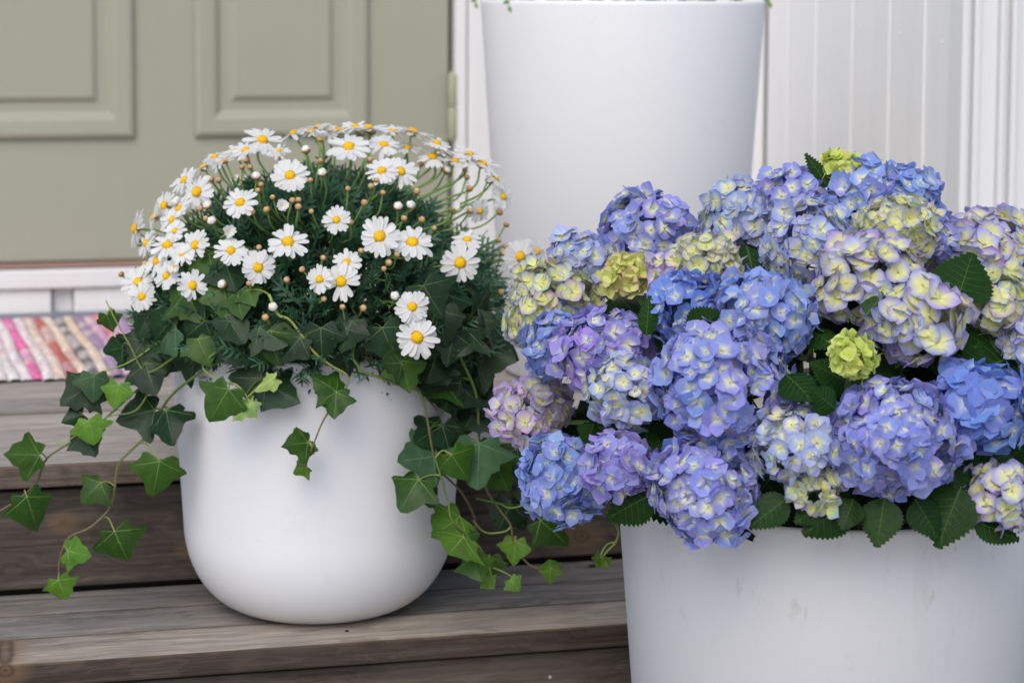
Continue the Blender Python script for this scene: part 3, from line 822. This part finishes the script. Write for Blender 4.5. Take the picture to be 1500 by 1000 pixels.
for (x_, y_, w_) in [(155, 364, 0), (230, 428, 0), (385, 445, 1), (412, 500, 0), (493, 505, 0), (550, 545, 0), (470, 376, 0), (315, 383, 0), (165, 518, 0), (215, 648, 0), (42, 680, 0), (342, 702, 0), (320, 730, 0), (380, 665, 0),
                     (370, 855, 1), (225, 910, 0), (131, 905, 0), (715, 466, 0), (690, 280, 0), (700, 312, 0), (712, 364, 0), (798, 328, 0), (850, 470, 0), (880, 528, 0), (860, 658, 0), (915, 800, 0), (855, 838, 0), (1000, 722, 0),
                     (28, 238, 0), (260, 352, 0), (255, 232, 0), (442, 440, 1), (492, 252, 0), (845, 600, 0), (875, 627, 0), (608, 280, 1), (215, 105, 1), (265, 100, 1), (45, 868, 0), (285, 325, 0)]:
    bud(*Zb(x_, y_), 13.5 if w_ else rng.uniform(8, 11), bool(w_))
# feathery foliage: one uncountable mass
fm = MB()
def feather(m, p, d, n_, ln, col):
    d = unit(d); n_ = unit(n_ - d * np.dot(n_, d)); x_ = np.cross(d, n_)
    w_ = ln * 0.05
    def blade(a, dr, l_, w0):
        s = np.cross(dr, n_)
        bend = -n_ * l_ * 0.12
        v = [a - s * w0 * 0.6, a + s * w0 * 0.6, a + dr * l_ * 0.55 + s * w0, a + dr * l_ * 0.55 - s * w0, a + dr * l_ + bend + s * w0 * 0.25, a + dr * l_ + bend - s * w0 * 0.25]
        m.add(v, np.array([(0, 1, 2, 3), (3, 2, 4, 5)]), col * rng.uniform(0.85, 1.15))
    blade(p, d, ln, w_)
    for t, l_ in ((0.30, 0.30), (0.52, 0.36), (0.72, 0.28)):
        for s in (-1, 1):
            blade(p + d * ln * (t + 0.03 * s), unit(d * 0.75 + s * x_ * 0.75), ln * l_ * rng.uniform(0.8, 1.2), w_ * 0.85)
for i in range(5600):
    th = rng.uniform(0, 6.283); cz = rng.uniform(-0.3, 1.0) if i % 4 else rng.uniform(-0.25, 0.3); sz = math.sqrt(max(0, 1 - cz * cz))
    o_ = np.array([sz * math.cos(th), sz * math.sin(th), cz])
    if np.dot(o_, fh) > 0.55 and rng.random() < 0.8: continue
    rr = rng.uniform(0.50, 0.71 if cz > 0.45 else 0.84)
    p = DC + DR * o_ * rr
    if p[2] < Z1 - 0.01 and math.hypot(p[0] - P1[0], p[1] - P1[1]) > 0.165: continue
    d = o_ * np.array([1, 1, 0.8]) + uz * 0.45 + rng.normal(0, 0.42, 3)
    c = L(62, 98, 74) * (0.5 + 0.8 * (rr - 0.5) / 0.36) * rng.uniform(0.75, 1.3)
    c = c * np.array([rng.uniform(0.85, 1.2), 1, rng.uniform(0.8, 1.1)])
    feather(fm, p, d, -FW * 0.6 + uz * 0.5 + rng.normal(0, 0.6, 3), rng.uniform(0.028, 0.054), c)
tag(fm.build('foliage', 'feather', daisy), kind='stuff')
cm = MB()
for i in range(90):
    th = rng.uniform(0, 6.283); cz = rng.uniform(0.0, 1.0); sz = math.sqrt(1 - cz * cz)
    o_ = np.array([sz * math.cos(th), sz * math.sin(th), cz])
    cm.tube([np.array([P1[0] + 0.12 * o_[0], P1[1] + 0.12 * o_[1], Z1 - 0.03]), DC + DR * o_ * 0.4, DC + DR * o_ * 0.8], 0.002, 0.0014, SG0 * 0.7, SG0, sides=4, seg=3)
tag(cm.build('branches', 'stem', daisy), kind='stuff')

# ------------------------------------------------------------------ ivy in the rounded pot
ivy = tag(empty('ivy_plant', (0.0, -0.12, Z1 - 0.03)), 'dark green ivy trailing over the rim of the rounded white planter', 'plant')
def cyl(px, py, off=0.03):
    """point in front of the rounded pot's side; beside the pot, a little in front of its axis"""
    d = ray(px, py); R = 0.195 + off; ox, oy = CAM[0] - P1[0], CAM[1] - P1[1]
    A_, B_, C_ = d[0] ** 2 + d[1] ** 2, 2 * (ox * d[0] + oy * d[1]), ox ** 2 + oy ** 2 - R * R
    D = B_ * B_ - 4 * A_ * C_
    ax_ = -B_ / (2 * A_)
    t = ax_ - 0.07 - 0.6 * off
    if D > 0: t = min(t, (-B_ - math.sqrt(D)) / (2 * A_))
    return CAM + d * t
Z3_ = lambda x, y: (x * 0.46, 440 + y * 0.46)
Z4_ = lambda x, y: (380 + x * 0.46, 440 + y * 0.46)
ID = lambda x, y: (x, y)
VN = []
def vine(zf, pts, r0, r1, c0, c1, off=0.03, name='vine'):
    P = [cyl(*zf(*p), off) for p in pts]
    m = MB(); m.tube(P, r0, r1, c0, c1, sides=6, seg=6); m.build(name, 'stem', ivy)
    px_ = [zf(*p) for p in pts]
    for i in range(len(P) - 1):
        for t in np.linspace(0, 1, 5, endpoint=False):
            VN.append((np.array(px_[i]) * (1 - t) + np.array(px_[i + 1]) * t, P[i] * (1 - t) + P[i + 1] * t))
    VN.append((np.array(px_[-1]), P[-1]))
BR, GR, YG = L(110, 84, 66), L(92, 120, 56), L(150, 168, 84)
vine(ID, [(350, 505), (335, 520), (290, 548), (255, 575), (235, 602), (215, 637), (190, 661), (173, 682), (167, 720), (159, 746), (132, 772), (102, 786), (90, 808), (86, 835), (88, 856)], 0.0021, 0.0012, GR, BR)
vine(ID, [(300, 500), (250, 540), (200, 572), (155, 612), (113, 642), (69, 671), (53, 707), (25, 732), (0, 748), (-25, 758)], 0.0018, 0.0015, GR, BR, 0.02)
vine(ID, [(330, 505), (300, 530), (302, 545), (330, 560), (347, 564), (362, 582), (378, 615)], 0.0017, 0.0011, GR, YG, 0.05)
vine(Z4_, [(30, -20), (60, 45), (100, 65), (170, 160), (225, 205), (280, 240), (270, 290), (210, 370), (175, 450), (145, 530)], 0.0020, 0.0010, YG, BR, 0.045)
vine(Z4_, [(300, 190), (330, 225), (380, 245), (440, 262), (500, 285), (525, 330), (550, 470), (565, 530), (612, 577), (650, 620), (685, 690), (690, 735)], 0.0018, 0.0013, GR, BR, 0.04)
vine(Z4_, [(640, 180), (690, 300), (700, 440), (720, 590), (762, 660), (800, 715), (808, 765), (840, 822), (882, 850), (938, 848)], 0.0019, 0.0010, GR, BR, 0.05)
vine(Z4_, [(560, 500), (600, 640), (615, 700), (690, 770), (725, 830), (740, 880)], 0.0014, 0.0009, GR, YG, 0.06)
vine(Z4_, [(690, 630), (760, 645), (800, 660), (850, 648)], 0.0012, 0.0010, GR, YG, 0.05)
vine(Z4_, [(680, 700), (720, 738), (780, 735), (800, 720)], 0.0011, 0.0010, YG, YG, 0.05)
vine(Z4_, [(745, 850), (790, 870), (806, 885), (808, 900)], 0.0010, 0.0007, YG, YG, 0.055)
vine(ID, [(260, 520), (215, 545), (190, 505), (170, 470), (155, 440)], 0.0014, 0.0008, GR, YG, 0.05)
vine(ID, [(330, 470), (290, 460), (240, 495), (190, 530), (140, 548), (120, 560)], 0.0014, 0.0009, GR, YG, 0.035)
vine(ID, [(225, 560), (200, 600), (160, 610), (120, 632), (98, 645), (80, 650)], 0.0012, 0.0008, GR, YG, 0.045)
vine(ID, [(400, 470), (450, 520), (520, 545), (600, 560), (640, 600)], 0.0016, 0.0012, GR, BR, 0.02)
LV = [(Z3_, (125, 492, 18, 487), 'm'), (Z3_, (85, 625, 130, 745), 'm'), (Z3_, (320, 580, 262, 632), 'm'), (Z3_, (365, 735, 405, 828), 'm'), (Z3_, (215, 797, 285, 812), 'l'), (Z3_, (185, 890, 210, 950), 'l'),
      (Z3_, (508, 512, 487, 632), 'm'), (Z3_, (492, 350, 362, 372), 'd'), (Z3_, (530, 350, 540, 445), 'd'), (Z3_, (378, 268, 362, 338), 'l'), (Z3_, (283, 382, 298, 452), 'l'), (Z3_, (262, 425, 300, 492), 'd'),
      (Z3_, (262, 362, 203, 385), 'd'), (Z3_, (290, 265, 190, 338), 'd'), (Z3_, (300, 240, 298, 318), 'g'), (Z3_, (300, 285, 285, 350), 'd'), (Z3_, (463, 200, 490, 290), 'd'), (Z3_, (448, 148, 375, 205), 'd'),
      (Z3_, (390, 150, 335, 162), 'd'), (Z3_, (340, 45, 358, 97), 'm'), (Z3_, (475, 45, 435, 112), 'd'), (Z3_, (560, 88, 482, 150), 'g'), (Z3_, (630, 122, 662, 195), 'm'), (Z3_, (728, 65, 700, 125), 'd'), (Z3_, (735, 138, 762, 202), 'd'),
      (Z3_, (600, -10, 545, 52), 'm'), (Z3_, (852, 100, 885, 205), 'm'), (Z3_, (620, 172, 530, 178), 'd'), (Z3_, (835, 250, 722, 240), 'd'), (Z3_, (728, 283, 658, 393), 'm'), (Z3_, (805, 322, 745, 378), 'p'), (Z3_, (875, 250, 818, 285), 'p'), (Z3_, (855, 270, 850, 335), 'd'),
      (Z4_, (20, 265, 142, 330), 'd'), (Z4_, (245, 290, 182, 240), 'm'), (Z4_, (245, 292, 238, 368), 'm'), (Z4_, (155, 452, 84, 460), 'm'), (Z4_, (148, 455, 140, 505), 'm'), (Z4_, (150, 528, 110, 548), 'l'), (Z4_, (38, 98, 62, 207), 'm'), (Z4_, (262, 158, 288, 240), 'd'),
      (Z4_, (275, 92, 345, 108), 'd'), (Z4_, (452, 192, 478, 287), 'm'), (Z4_, (450, 200, 400, 200), 'm'), (Z4_, (560, 30, 620, 75), 'd'), (Z4_, (690, 55, 700, 130), 'd'), (Z4_, (690, 155, 835, 200), 'd'), (Z4_, (620, 105, 598, 207), 'd'), (Z4_, (690, 190, 715, 297), 'd'),
      (Z4_, (640, 262, 535, 265), 'd'), (Z4_, (650, 265, 660, 330), 'd'), (Z4_, (582, 398, 490, 455), 'd'), (Z4_, (586, 396, 612, 505), 'd'), (Z4_, (690, 348, 645, 420), 'd'), (Z4_, (700, 345, 765, 390), 'd'), (Z4_, (612, 490, 670, 578), 'm'), (Z4_, (700, 455, 692, 632), 'g'),
      (Z4_, (745, 518, 802, 607), 'm'), (Z4_, (745, 515, 718, 445), 'm'), (Z4_, (557, 496, 412, 516), 'g'), (Z4_, (507, 570, 448, 650), 'm'), (Z4_, (508, 570, 560, 645), 'm'), (Z4_, (640, 690, 553, 742), 'l'), (Z4_, (650, 752, 598, 812), 'l'), (Z4_, (655, 752, 690, 800), 'm'),
      (Z4_, (815, 765, 808, 838), 'l'), (Z4_, (735, 818, 735, 887), 'm'), (Z4_, (680, 815, 702, 878), 'm'), (Z4_, (722, 885, 745, 915), 'l'), (Z4_, (800, 888, 825, 920), 'l'), (Z4_, (928, 850, 925, 897), 'l'), (Z4_, (928, 850, 925, 825), 'l'), (Z4_, (800, 648, 762, 728), 'd'), (Z4_, (800, 640, 845, 720), 'd'),
      (Z4_, (820, 470, 835, 560), 'd'), (Z4_, (895, 700, 992, 778), 'm'), (Z4_, (830, 590, 850, 640), 'd'),
      (ID, (275, 430, 240, 462), 'm'), (ID, (272, 428, 296, 470), 'm'), (ID, (328, 420, 334, 462), 'm'), (ID, (348, 428, 352, 463), 'm'), (ID, (362, 425, 372, 445), 'm'), (ID, (306, 372, 312, 402), 'm'), (ID, (330, 385, 345, 425), 'd'), (ID, (330, 462, 355, 500), 'd'), (ID, (258, 392, 240, 425), 'm'),
      (ID, (620, 418, 652, 470), 'd'), (ID, (645, 455, 650, 505), 'd'), (ID, (690, 462, 735, 492), 'd'), (ID, (680, 480, 655, 520), 'd'), (ID, (700, 440, 745, 455), 'd'), (ID, (640, 500, 690, 530), 'd'), (ID, (715, 500, 760, 525), 'd'), (ID, (650, 430, 690, 445), 'd'),
      (ID, (300, 470, 262, 500), 'd'), (ID, (250, 470, 225, 500), 'd'), (ID, (380, 480, 420, 505), 'd'), (ID, (440, 495, 412, 525), 'd'), (ID, (470, 480, 470, 530), 'd'), (ID, (560, 480, 580, 530), 'd'), (ID, (210, 500, 185, 535), 'd'), (ID, (230, 515, 215, 560), 'd'),
      (ID, (395, 500, 380, 530), 'd'), (ID, (515, 470, 500, 510), 'd'), (ID, (590, 520, 620, 560), 'd'), (ID, (650, 540, 640, 590), 'd'), (ID, (690, 540, 720, 580), 'd'), (ID, (700, 580, 690, 630), 'd'), (ID, (650, 560, 615, 580), 'm'), (ID, (655, 535, 672, 582), 'd'), (ID, (628, 522, 655, 562), 'd'), (ID, (672, 520, 702, 552), 'd'), (ID, (668, 560, 650, 600), 'd'), (ID, (640, 520, 625, 560), 'd')]
for i, (zf, (bx, by, tx, ty), tn) in enumerate(LV):
    b_, t_ = zf(bx, by), zf(tx, ty)
    off = rng.uniform(0.035, 0.075)
    if tn == 'd': off = rng.uniform(0.015, 0.045)
    if i >= len(LV) - 39: off = rng.uniform(0.0, 0.03)
    B = cyl(*b_, off); T = cyl(*t_, off + rng.uniform(0.0, 0.02))
    if b_[1] < 500 and b_[0] > 240 and b_[0] < 720:          # leaves lying among the daisy foliage
        B = on_ellipsoid(*b_, DC, DR * 0.93); T = on_ellipsoid(*t_, DC, DR * 0.96)
    dd = [(np.hypot(*(q[0] - np.array(b_))), q[1]) for q in VN]
    j = min(range(len(dd)), key=lambda q: dd[q][0])
    pet = dd[j][1] if dd[j][0] < 60 else B + np.array([0, 0.05, -0.01])
    if dd[j][0] >= 60: pet = B * 0.8 + np.array([P1[0], P1[1], Z1]) * 0.2 if b_[1] < 560 else None
    ivy_leaf(B, T, tn, ivy, pet, wide=(0.62 if tn == 'p' else rng.uniform(0.95, 1.2)), up_w=rng.uniform(0.2, 0.7), pet_col=YG if tn in 'lpm' else GR * 1.1)

# shoot hanging over the rim of the hydrangea planter
sh = tag(empty('ivy_shoot', tuple(at(902, 760, 2.47))), 'thin bare ivy shoot hanging beside the rim of the hydrangea planter', 'plant')
m = MB()
P = [at(x_, y_, d_) for (x_, y_, d_) in ((880, 750, 2.44), (897, 762, 2.43), (906, 777, 2.42), (902, 793, 2.42), (890, 806, 2.42), (880, 818, 2.42))]
m.tube(P, 0.0017, 0.0013, L(90, 84, 52), YG)
m.tube([P[3], at(889, 797, 2.415), at(880, 812, 2.415), P[-1]], 0.0010, 0.0010, YG, YG)
m.build('vine', 'stem', sh)
for (a_, b_) in (((880, 817), (871, 816)), ((882, 818), (892, 828)), ((879, 818), (874, 826))):
    ivy_leaf(at(*a_, 2.415), at(*b_, 2.405), 'l', sh)

# ------------------------------------------------------------------ hydrangea
hyd = tag(empty('hydrangea', (P2[0], P2[1], Z2 - 0.04)), 'blue and violet mophead hydrangea filling the wide tapered white planter', 'plant')
HC = np.array([P2[0], P2[1] + 0.0, 0.455]); HR = np.array([0.345, 0.315, 0.285])
CR, LM = L(236, 232, 176), L(206, 216, 96)
PALS = {  # centre, outer, edge, cream start/end, floret size, edge strength
    'blue': (L(230, 234, 208), L(148, 172, 230), L(152, 158, 224), 0.12, 0.52, 1.0, 0.4),
    'deep': (L(226, 232, 220), L(128, 158, 228), L(140, 150, 220), 0.08, 0.44, 1.05, 0.35),
    'peri': (L(234, 236, 202), L(156, 167, 230), L(160, 154, 222), 0.14, 0.56, 1.0, 0.5),
    'viol': (L(232, 232, 208), L(162, 158, 226), L(170, 154, 218), 0.12, 0.50, 1.05, 0.5),
    'pale': (L(240, 240, 184), L(180, 194, 234), L(160, 160, 224), 0.18, 0.66, 0.95, 0.55),
    'cream': (L(234, 236, 150), L(214, 218, 190), L(152, 152, 216), 0.30, 0.92, 0.85, 0.75),
    'cviol': (L(238, 238, 166), L(192, 196, 224), L(154, 142, 212), 0.25, 0.80, 1.05, 0.8),
    'pink': (L(238, 236, 172), L(200, 194, 224), L(176, 146, 212), 0.22, 0.75, 0.9, 0.8),
    'lime': (L(212, 226, 104), L(216, 228, 124), L(226, 230, 170), 0.2, 0.9, 0.72, 0.4),
    'limep': (L(226, 234, 124), L(228, 234, 138), L(206, 160, 180), 0.3, 0.9, 0.8, 0.6)}
HEADS = [(950, 345, 70, 'peri'), (850, 378, 46, 'pale'), (812, 445, 72, 'cream'), (776, 474, 36, 'cream'), (918, 406, 36, 'limep'), (1035, 388, 52, 'cream'), (1095, 318, 60, 'pale'), (1155, 292, 52, 'peri'), (1180, 360, 70, 'pale'),
         (1270, 292, 60, 'blue'), (1318, 300, 62, 'blue'), (1233, 250, 30, 'lime'), (1312, 340, 62, 'cream'), (1270, 412, 82, 'cviol'), (1440, 372, 80, 'cviol'), (1468, 445, 52, 'cream'), (1337, 470, 72, 'cviol'), (1247, 523, 33, 'lime'),
         (1120, 462, 80, 'blue'), (1005, 448, 60, 'deep'), (818, 505, 58, 'blue'), (890, 515, 72, 'viol'), (925, 575, 60, 'pale'), (1052, 565, 100, 'peri'), (785, 602, 60, 'pink'), (825, 697, 74, 'blue'), (908, 682, 52, 'viol'),
         (1035, 722, 84, 'peri'), (1165, 652, 68, 'pale'), (1192, 712, 38, 'cream'), (1305, 640, 98, 'peri'), (1440, 594, 72, 'deep'), (1475, 728, 60, 'cviol'), (1365, 345, 42, 'peri'), (1200, 330, 45, 'blue'), (985, 400, 34, 'pink'), (1520, 500, 50, 'pale')]
BIG = {(1337, 470): 1.25, (1468, 445): 1.2, (1440, 594): 1.35, (1440, 372): 1.15, (950, 345): 1.1, (1475, 728): 1.1}
PUSH = {(918, 406): -0.09, (1247, 523): -0.03, (818, 505): -0.05, (1233, 250): 0.02, (985, 400): -0.02, (908, 682): -0.02}
US = np.array([0.05, 0.24, 0.46, 0.68, 0.86, 1.0]); VSX = np.array([-1, -0.55, 0, 0.55, 1.0])
WU = np.array([0.20, 0.60, 0.98, 0.82, 0.42, 0.02])
PQ = np.array([(r * 5 + s, r * 5 + s + 1, r * 5 + s + 6, r * 5 + s + 5) for r in range(5) for s in range(4)])
def sstep(a, b, x):
    t = np.clip((x - a) / (b - a), 0, 1); return t * t * (3 - 2 * t)
def floret(m, p, n_, s, pal, cream, tint, cup):
    c_in, c_out, c_ed, c0, c1, _, es = pal
    a1 = unit(np.cross(n_, rng.normal(0, 1, 3))); a2 = np.cross(n_, a1)
    r_ = US[:, None] * np.ones(5)[None]; v_ = np.ones(6)[:, None] * VSX[None]
    fac = sstep(c0 + cream * 0.35, c1 + cream * 0.5, r_ + 0.06 * np.abs(v_))[..., None]
    edge = (sstep(0.55, 1.05, np.maximum(r_, np.abs(v_) * 0.95 * sstep(0.1, 0.5, r_))) * es)[..., None]
    colr = c_in * (1 - fac) + c_out * tint * fac
    colr = colr * (1 - edge) + c_ed * tint * edge
    for k_ in range(4):
        an = k_ * math.pi / 2 + rng.normal(0, 0.08)
        rd = math.cos(an) * a1 + math.sin(an) * a2; tg = np.cross(n_, rd)
        Lp = s * rng.uniform(0.88, 1.12); Wp = s * rng.uniform(0.56, 0.70)
        lift = cup + rng.normal(0, 0.12); curl = rng.uniform(-0.25, 0.35); tw = rng.normal(0, 0.18); ec = rng.uniform(-0.05, 0.25)
        x_ = v_ * WU[:, None] * Wp
        z_ = Lp * (lift * r_ - curl * r_ ** 2.2) + tw * x_ + ec * np.abs(v_) ** 2 * Wp * 0.6 + (0.05 if k_ % 2 else 0.0) * s + s * 0.04 * np.sin(9 * r_ + 3 * v_ + k_)
        V = p + rd * (Lp * r_)[..., None] + tg * x_[..., None] + n_ * z_[..., None]
        mid = 1.0 - 0.05 * (np.abs(v_) < 0.1)
        m.add(V.reshape(-1, 3), PQ, np.clip((colr * mid[..., None] * rng.uniform(0.93, 1.06)).reshape(-1, 3), 0, 1))
    # pale bead in the middle
    rb = s * 0.10; vs = []
    for (rr, hh) in ((1.0, 0.3), (0.85, 1.3), (0.35, 1.9)):
        for q in range(6):
            an = q * math.pi / 3; vs.append(p + rb * rr * (math.cos(an) * a1 + math.sin(an) * a2) + n_ * rb * hh)
    bc = L(214, 222, 176) if pal is not PALS['lime'] else L(196, 210, 110)
    m.add(vs, np.array([(r * 6 + q, r * 6 + (q + 1) % 6, r * 6 + 6 + (q + 1) % 6, r * 6 + 6 + q) for r in (0, 1) for q in range(6)]), bc * rng.uniform(0.75, 1.0))
    m.add(vs[12:], np.array([(0, 1, 2, 3), (0, 3, 4, 5)]), bc * 0.8)

heads = []
for (px, py, rp, kind) in HEADS:
    c = on_ellipsoid(px, py, HC, HR); c = c + ray(px, py) * PUSH.get((px, py), 0.0)
    heads.append((c, rp * depth(c) / F, kind, px, py))
cand = []
for hi, (c, R, kind, px, py) in enumerate(heads):
    pal = PALS[kind]
    s0 = 0.0143 * pal[5] * BIG.get((px, py), 1.0) * (0.85 + 0.15 * R / 0.06)
    n = int(4 * math.pi * R * R / ((s0 * 1.00) ** 2))
    axis = unit((c - HC) / HR * 0.7 + uz * 0.45 - fh * 0.35)
    w1, w2 = rng.normal(0, 1, 3), rng.normal(0, 1, 3); w1, w2 = unit(w1) * 2.6, unit(w2) * 4.0
    sq = np.array([rng.uniform(0.96, 1.1), rng.uniform(0.95, 1.06), rng.uniform(0.84, 0.96)])
    for i in range(n):
        z = 1 - 2 * (i + 0.5) / n; ph = i * 2.399963 + rng.normal(0, 0.2)
        o_ = unit(np.array([math.sqrt(1 - z * z) * math.cos(ph), math.sqrt(1 - z * z) * math.sin(ph), z]) + rng.normal(0, 0.07, 3))
        if np.dot(o_, axis) < -0.62: continue
        lum = math.sin(np.dot(w1, o_) + hi) * 0.6 + math.sin(np.dot(w2, o_) + 2 * hi) * 0.4
        cream = np.clip(0.28 * lum + rng.normal(0, 0.18), -0.15, 0.65)
        small = 1.0 - 0.28 * max(0.0, cream / 0.55)
        s = s0 * small * rng.uniform(0.82, 1.22)
        lump = 1.0 + 0.10 * math.sin(np.dot(w1, o_) * 1.1 + 3 * hi) + 0.05 * math.sin(np.dot(w2, o_) * 1.3 + hi)
        p = c + sq * o_ * R * lump * (rng.uniform(0.66, 0.78) if i % 5 == 0 else rng.uniform(0.84, 1.0)) - o_ * s * 0.2
        n_ = unit(o_ + rng.normal(0, 0.30, 3))
        tint = np.clip(np.array([1 + rng.normal(0, 0.07), 1 + rng.normal(0, 0.045), 1 + rng.normal(0, 0.03)]) * rng.uniform(0.90, 1.08), 0.7, 1.2)
        if rng.random() < 0.08: tint = tint * np.array([1.10, 0.92, 0.98])
        cand.append([hi, p, n_, s, cream, tint, rng.uniform(-0.05, 0.45) + (0.22 if kind in ('lime', 'limep') else 0) + (0.15 if kind in ('cream', 'pink') else 0)])
# which florets show largest in the photograph
HCs = np.array([h[0] for h in heads]); HRs = np.array([h[1] for h in heads]) * 0.92
score = []
for (hi, p, n_, s, *_r) in cand:
    v = CAM - p; dist = np.linalg.norm(v); v = v / dist
    sc = float(np.dot(n_, v)) * s / dist
    q = p - CAM
    px = 750 + F * np.dot(q, RT) / np.dot(q, FW)
    if px > 1492: sc = -1
    w_ = HCs - p; t = w_ @ v
    d2 = np.sum((w_ - t[:, None] * v) ** 2, 1)
    blk = (t > 0.01) & (d2 < HRs ** 2)
    blk[hi] = False
    if blk.any(): sc = -1
    score.append(sc)
top = set(np.argsort(score)[::-1][:300].tolist())
hb = [MB() for _ in heads]
objs = []
for i, (hi, p, n_, s, cream, tint, cup) in enumerate(cand):
    if i in top:
        m = MB(); floret(m, p, n_, s, PALS[heads[hi][2]], cream, tint, cup); objs.append((hi, m))
    else:
        floret(hb[hi], p, n_, s, PALS[heads[hi][2]], cream, tint, cup)
HO = []
for hi, (c, R, kind, px, py) in enumerate(heads):
    # inner stalks of the head and the stem down to the soil
    root = np.array([P2[0] + 0.45 * (c[0] - P2[0]), P2[1] + 0.45 * (c[1] - P2[1]), Z2 - 0.03])
    ax = unit(c - root)
    st = MB()
    st.tube([root, root * 0.5 + c * 0.5 + uz * 0.03, c - ax * R * 0.5], 0.0035, 0.003, L(70, 100, 45), L(120, 150, 80), sides=6)
    for q in range(14):
        o_ = unit(rng.normal(0, 1, 3) + ax * 0.8)
        st.tube([c - ax * R * 0.45, c + o_ * R * 0.75], 0.0012, 0.0008, L(140, 165, 95), L(170, 190, 120), sides=4, smooth=False)
    ho = hb[hi].build('flower_head', 'petal', hyd)
    st.build('stalk', 'stem', ho)
    HO.append(ho)
for (hi, m) in objs: m.build('floret', 'petal', HO[hi])

HLF = [((947, 492), (950, 436), .26), ((1008, 492), (1052, 458), .4), ((1268, 462), (1324, 394), .34), ((1402, 440), (1428, 364), .5), ((1214, 275), (1181, 226), .2), ((958, 722), (884, 760), .36), ((1155, 728), (1098, 770), .36),
       ((1245, 735), (1180, 781), .42), ((1210, 735), (1165, 765), .36), ((1250, 730), (1236, 772), .5), ((1296, 728), (1284, 799), .44), ((1340, 730), (1376, 786), .44), ((1408, 712), (1374, 795), .42), ((1425, 762), (1496, 788), .3),
       ((1150, 548), (1186, 575), .42), ((1225, 600), (1192, 572), .4), ((1380, 560), (1440, 488), .4), ((1490, 520), (1420, 545), .4), ((948, 630), (942, 690), .36), ((1395, 670), (1402, 742), .42), ((1180, 480), (1222, 500), .4), ((1240, 560), (1190, 530), .4),
       ((1440, 490), (1490, 505), .4), ((985, 480), (970, 500), .4), ((1420, 640), (1495, 690), .4), ((1090, 350), (1110, 400), .4), ((900, 430), (930, 450), .4), ((1220, 690), (1235, 745), .4), ((1095, 640), (1130, 665), .35), ((870, 620), (862, 645), .35), ((1410, 445), (1395, 500), .35)]
for (b_, t_, w_) in HLF:
    low = b_[1] > 690
    k0, k1 = (1.0, 1.06) if low else ((1.06, 1.16) if b_ in ((947, 492), (1008, 492), (1268, 462), (1402, 440), (1150, 548), (1225, 600)) else (0.9, 0.97))
    c = L(30, 64, 18) * rng.uniform(0.6, 1.0) * np.array([rng.uniform(0.9, 1.15), 1, 1])
    hyd_leaf(on_ellipsoid(*b_, HC, HR * k0), on_ellipsoid(*t_, HC, HR * k1), c, hyd, w_)
for i in range(150):
    th = rng.uniform(0, 6.283); cz = rng.uniform(-0.1, 0.95); sz = math.sqrt(1 - cz * cz)
    o_ = np.array([sz * math.cos(th), sz * math.sin(th), cz])
    B = HC + HR * o_ * rng.uniform(0.42, 0.74); B[2] = max(B[2], Z2 + 0.03)
    T = B + (o_ * np.array([1, 1, 0.4]) + rng.normal(0, 0.3, 3)) * 0.085; T[2] = max(T[2], Z2 + 0.01)
    hyd_leaf(B, T, L(28, 58, 20) * rng.uniform(0.55, 1.0), hyd, 0.46)
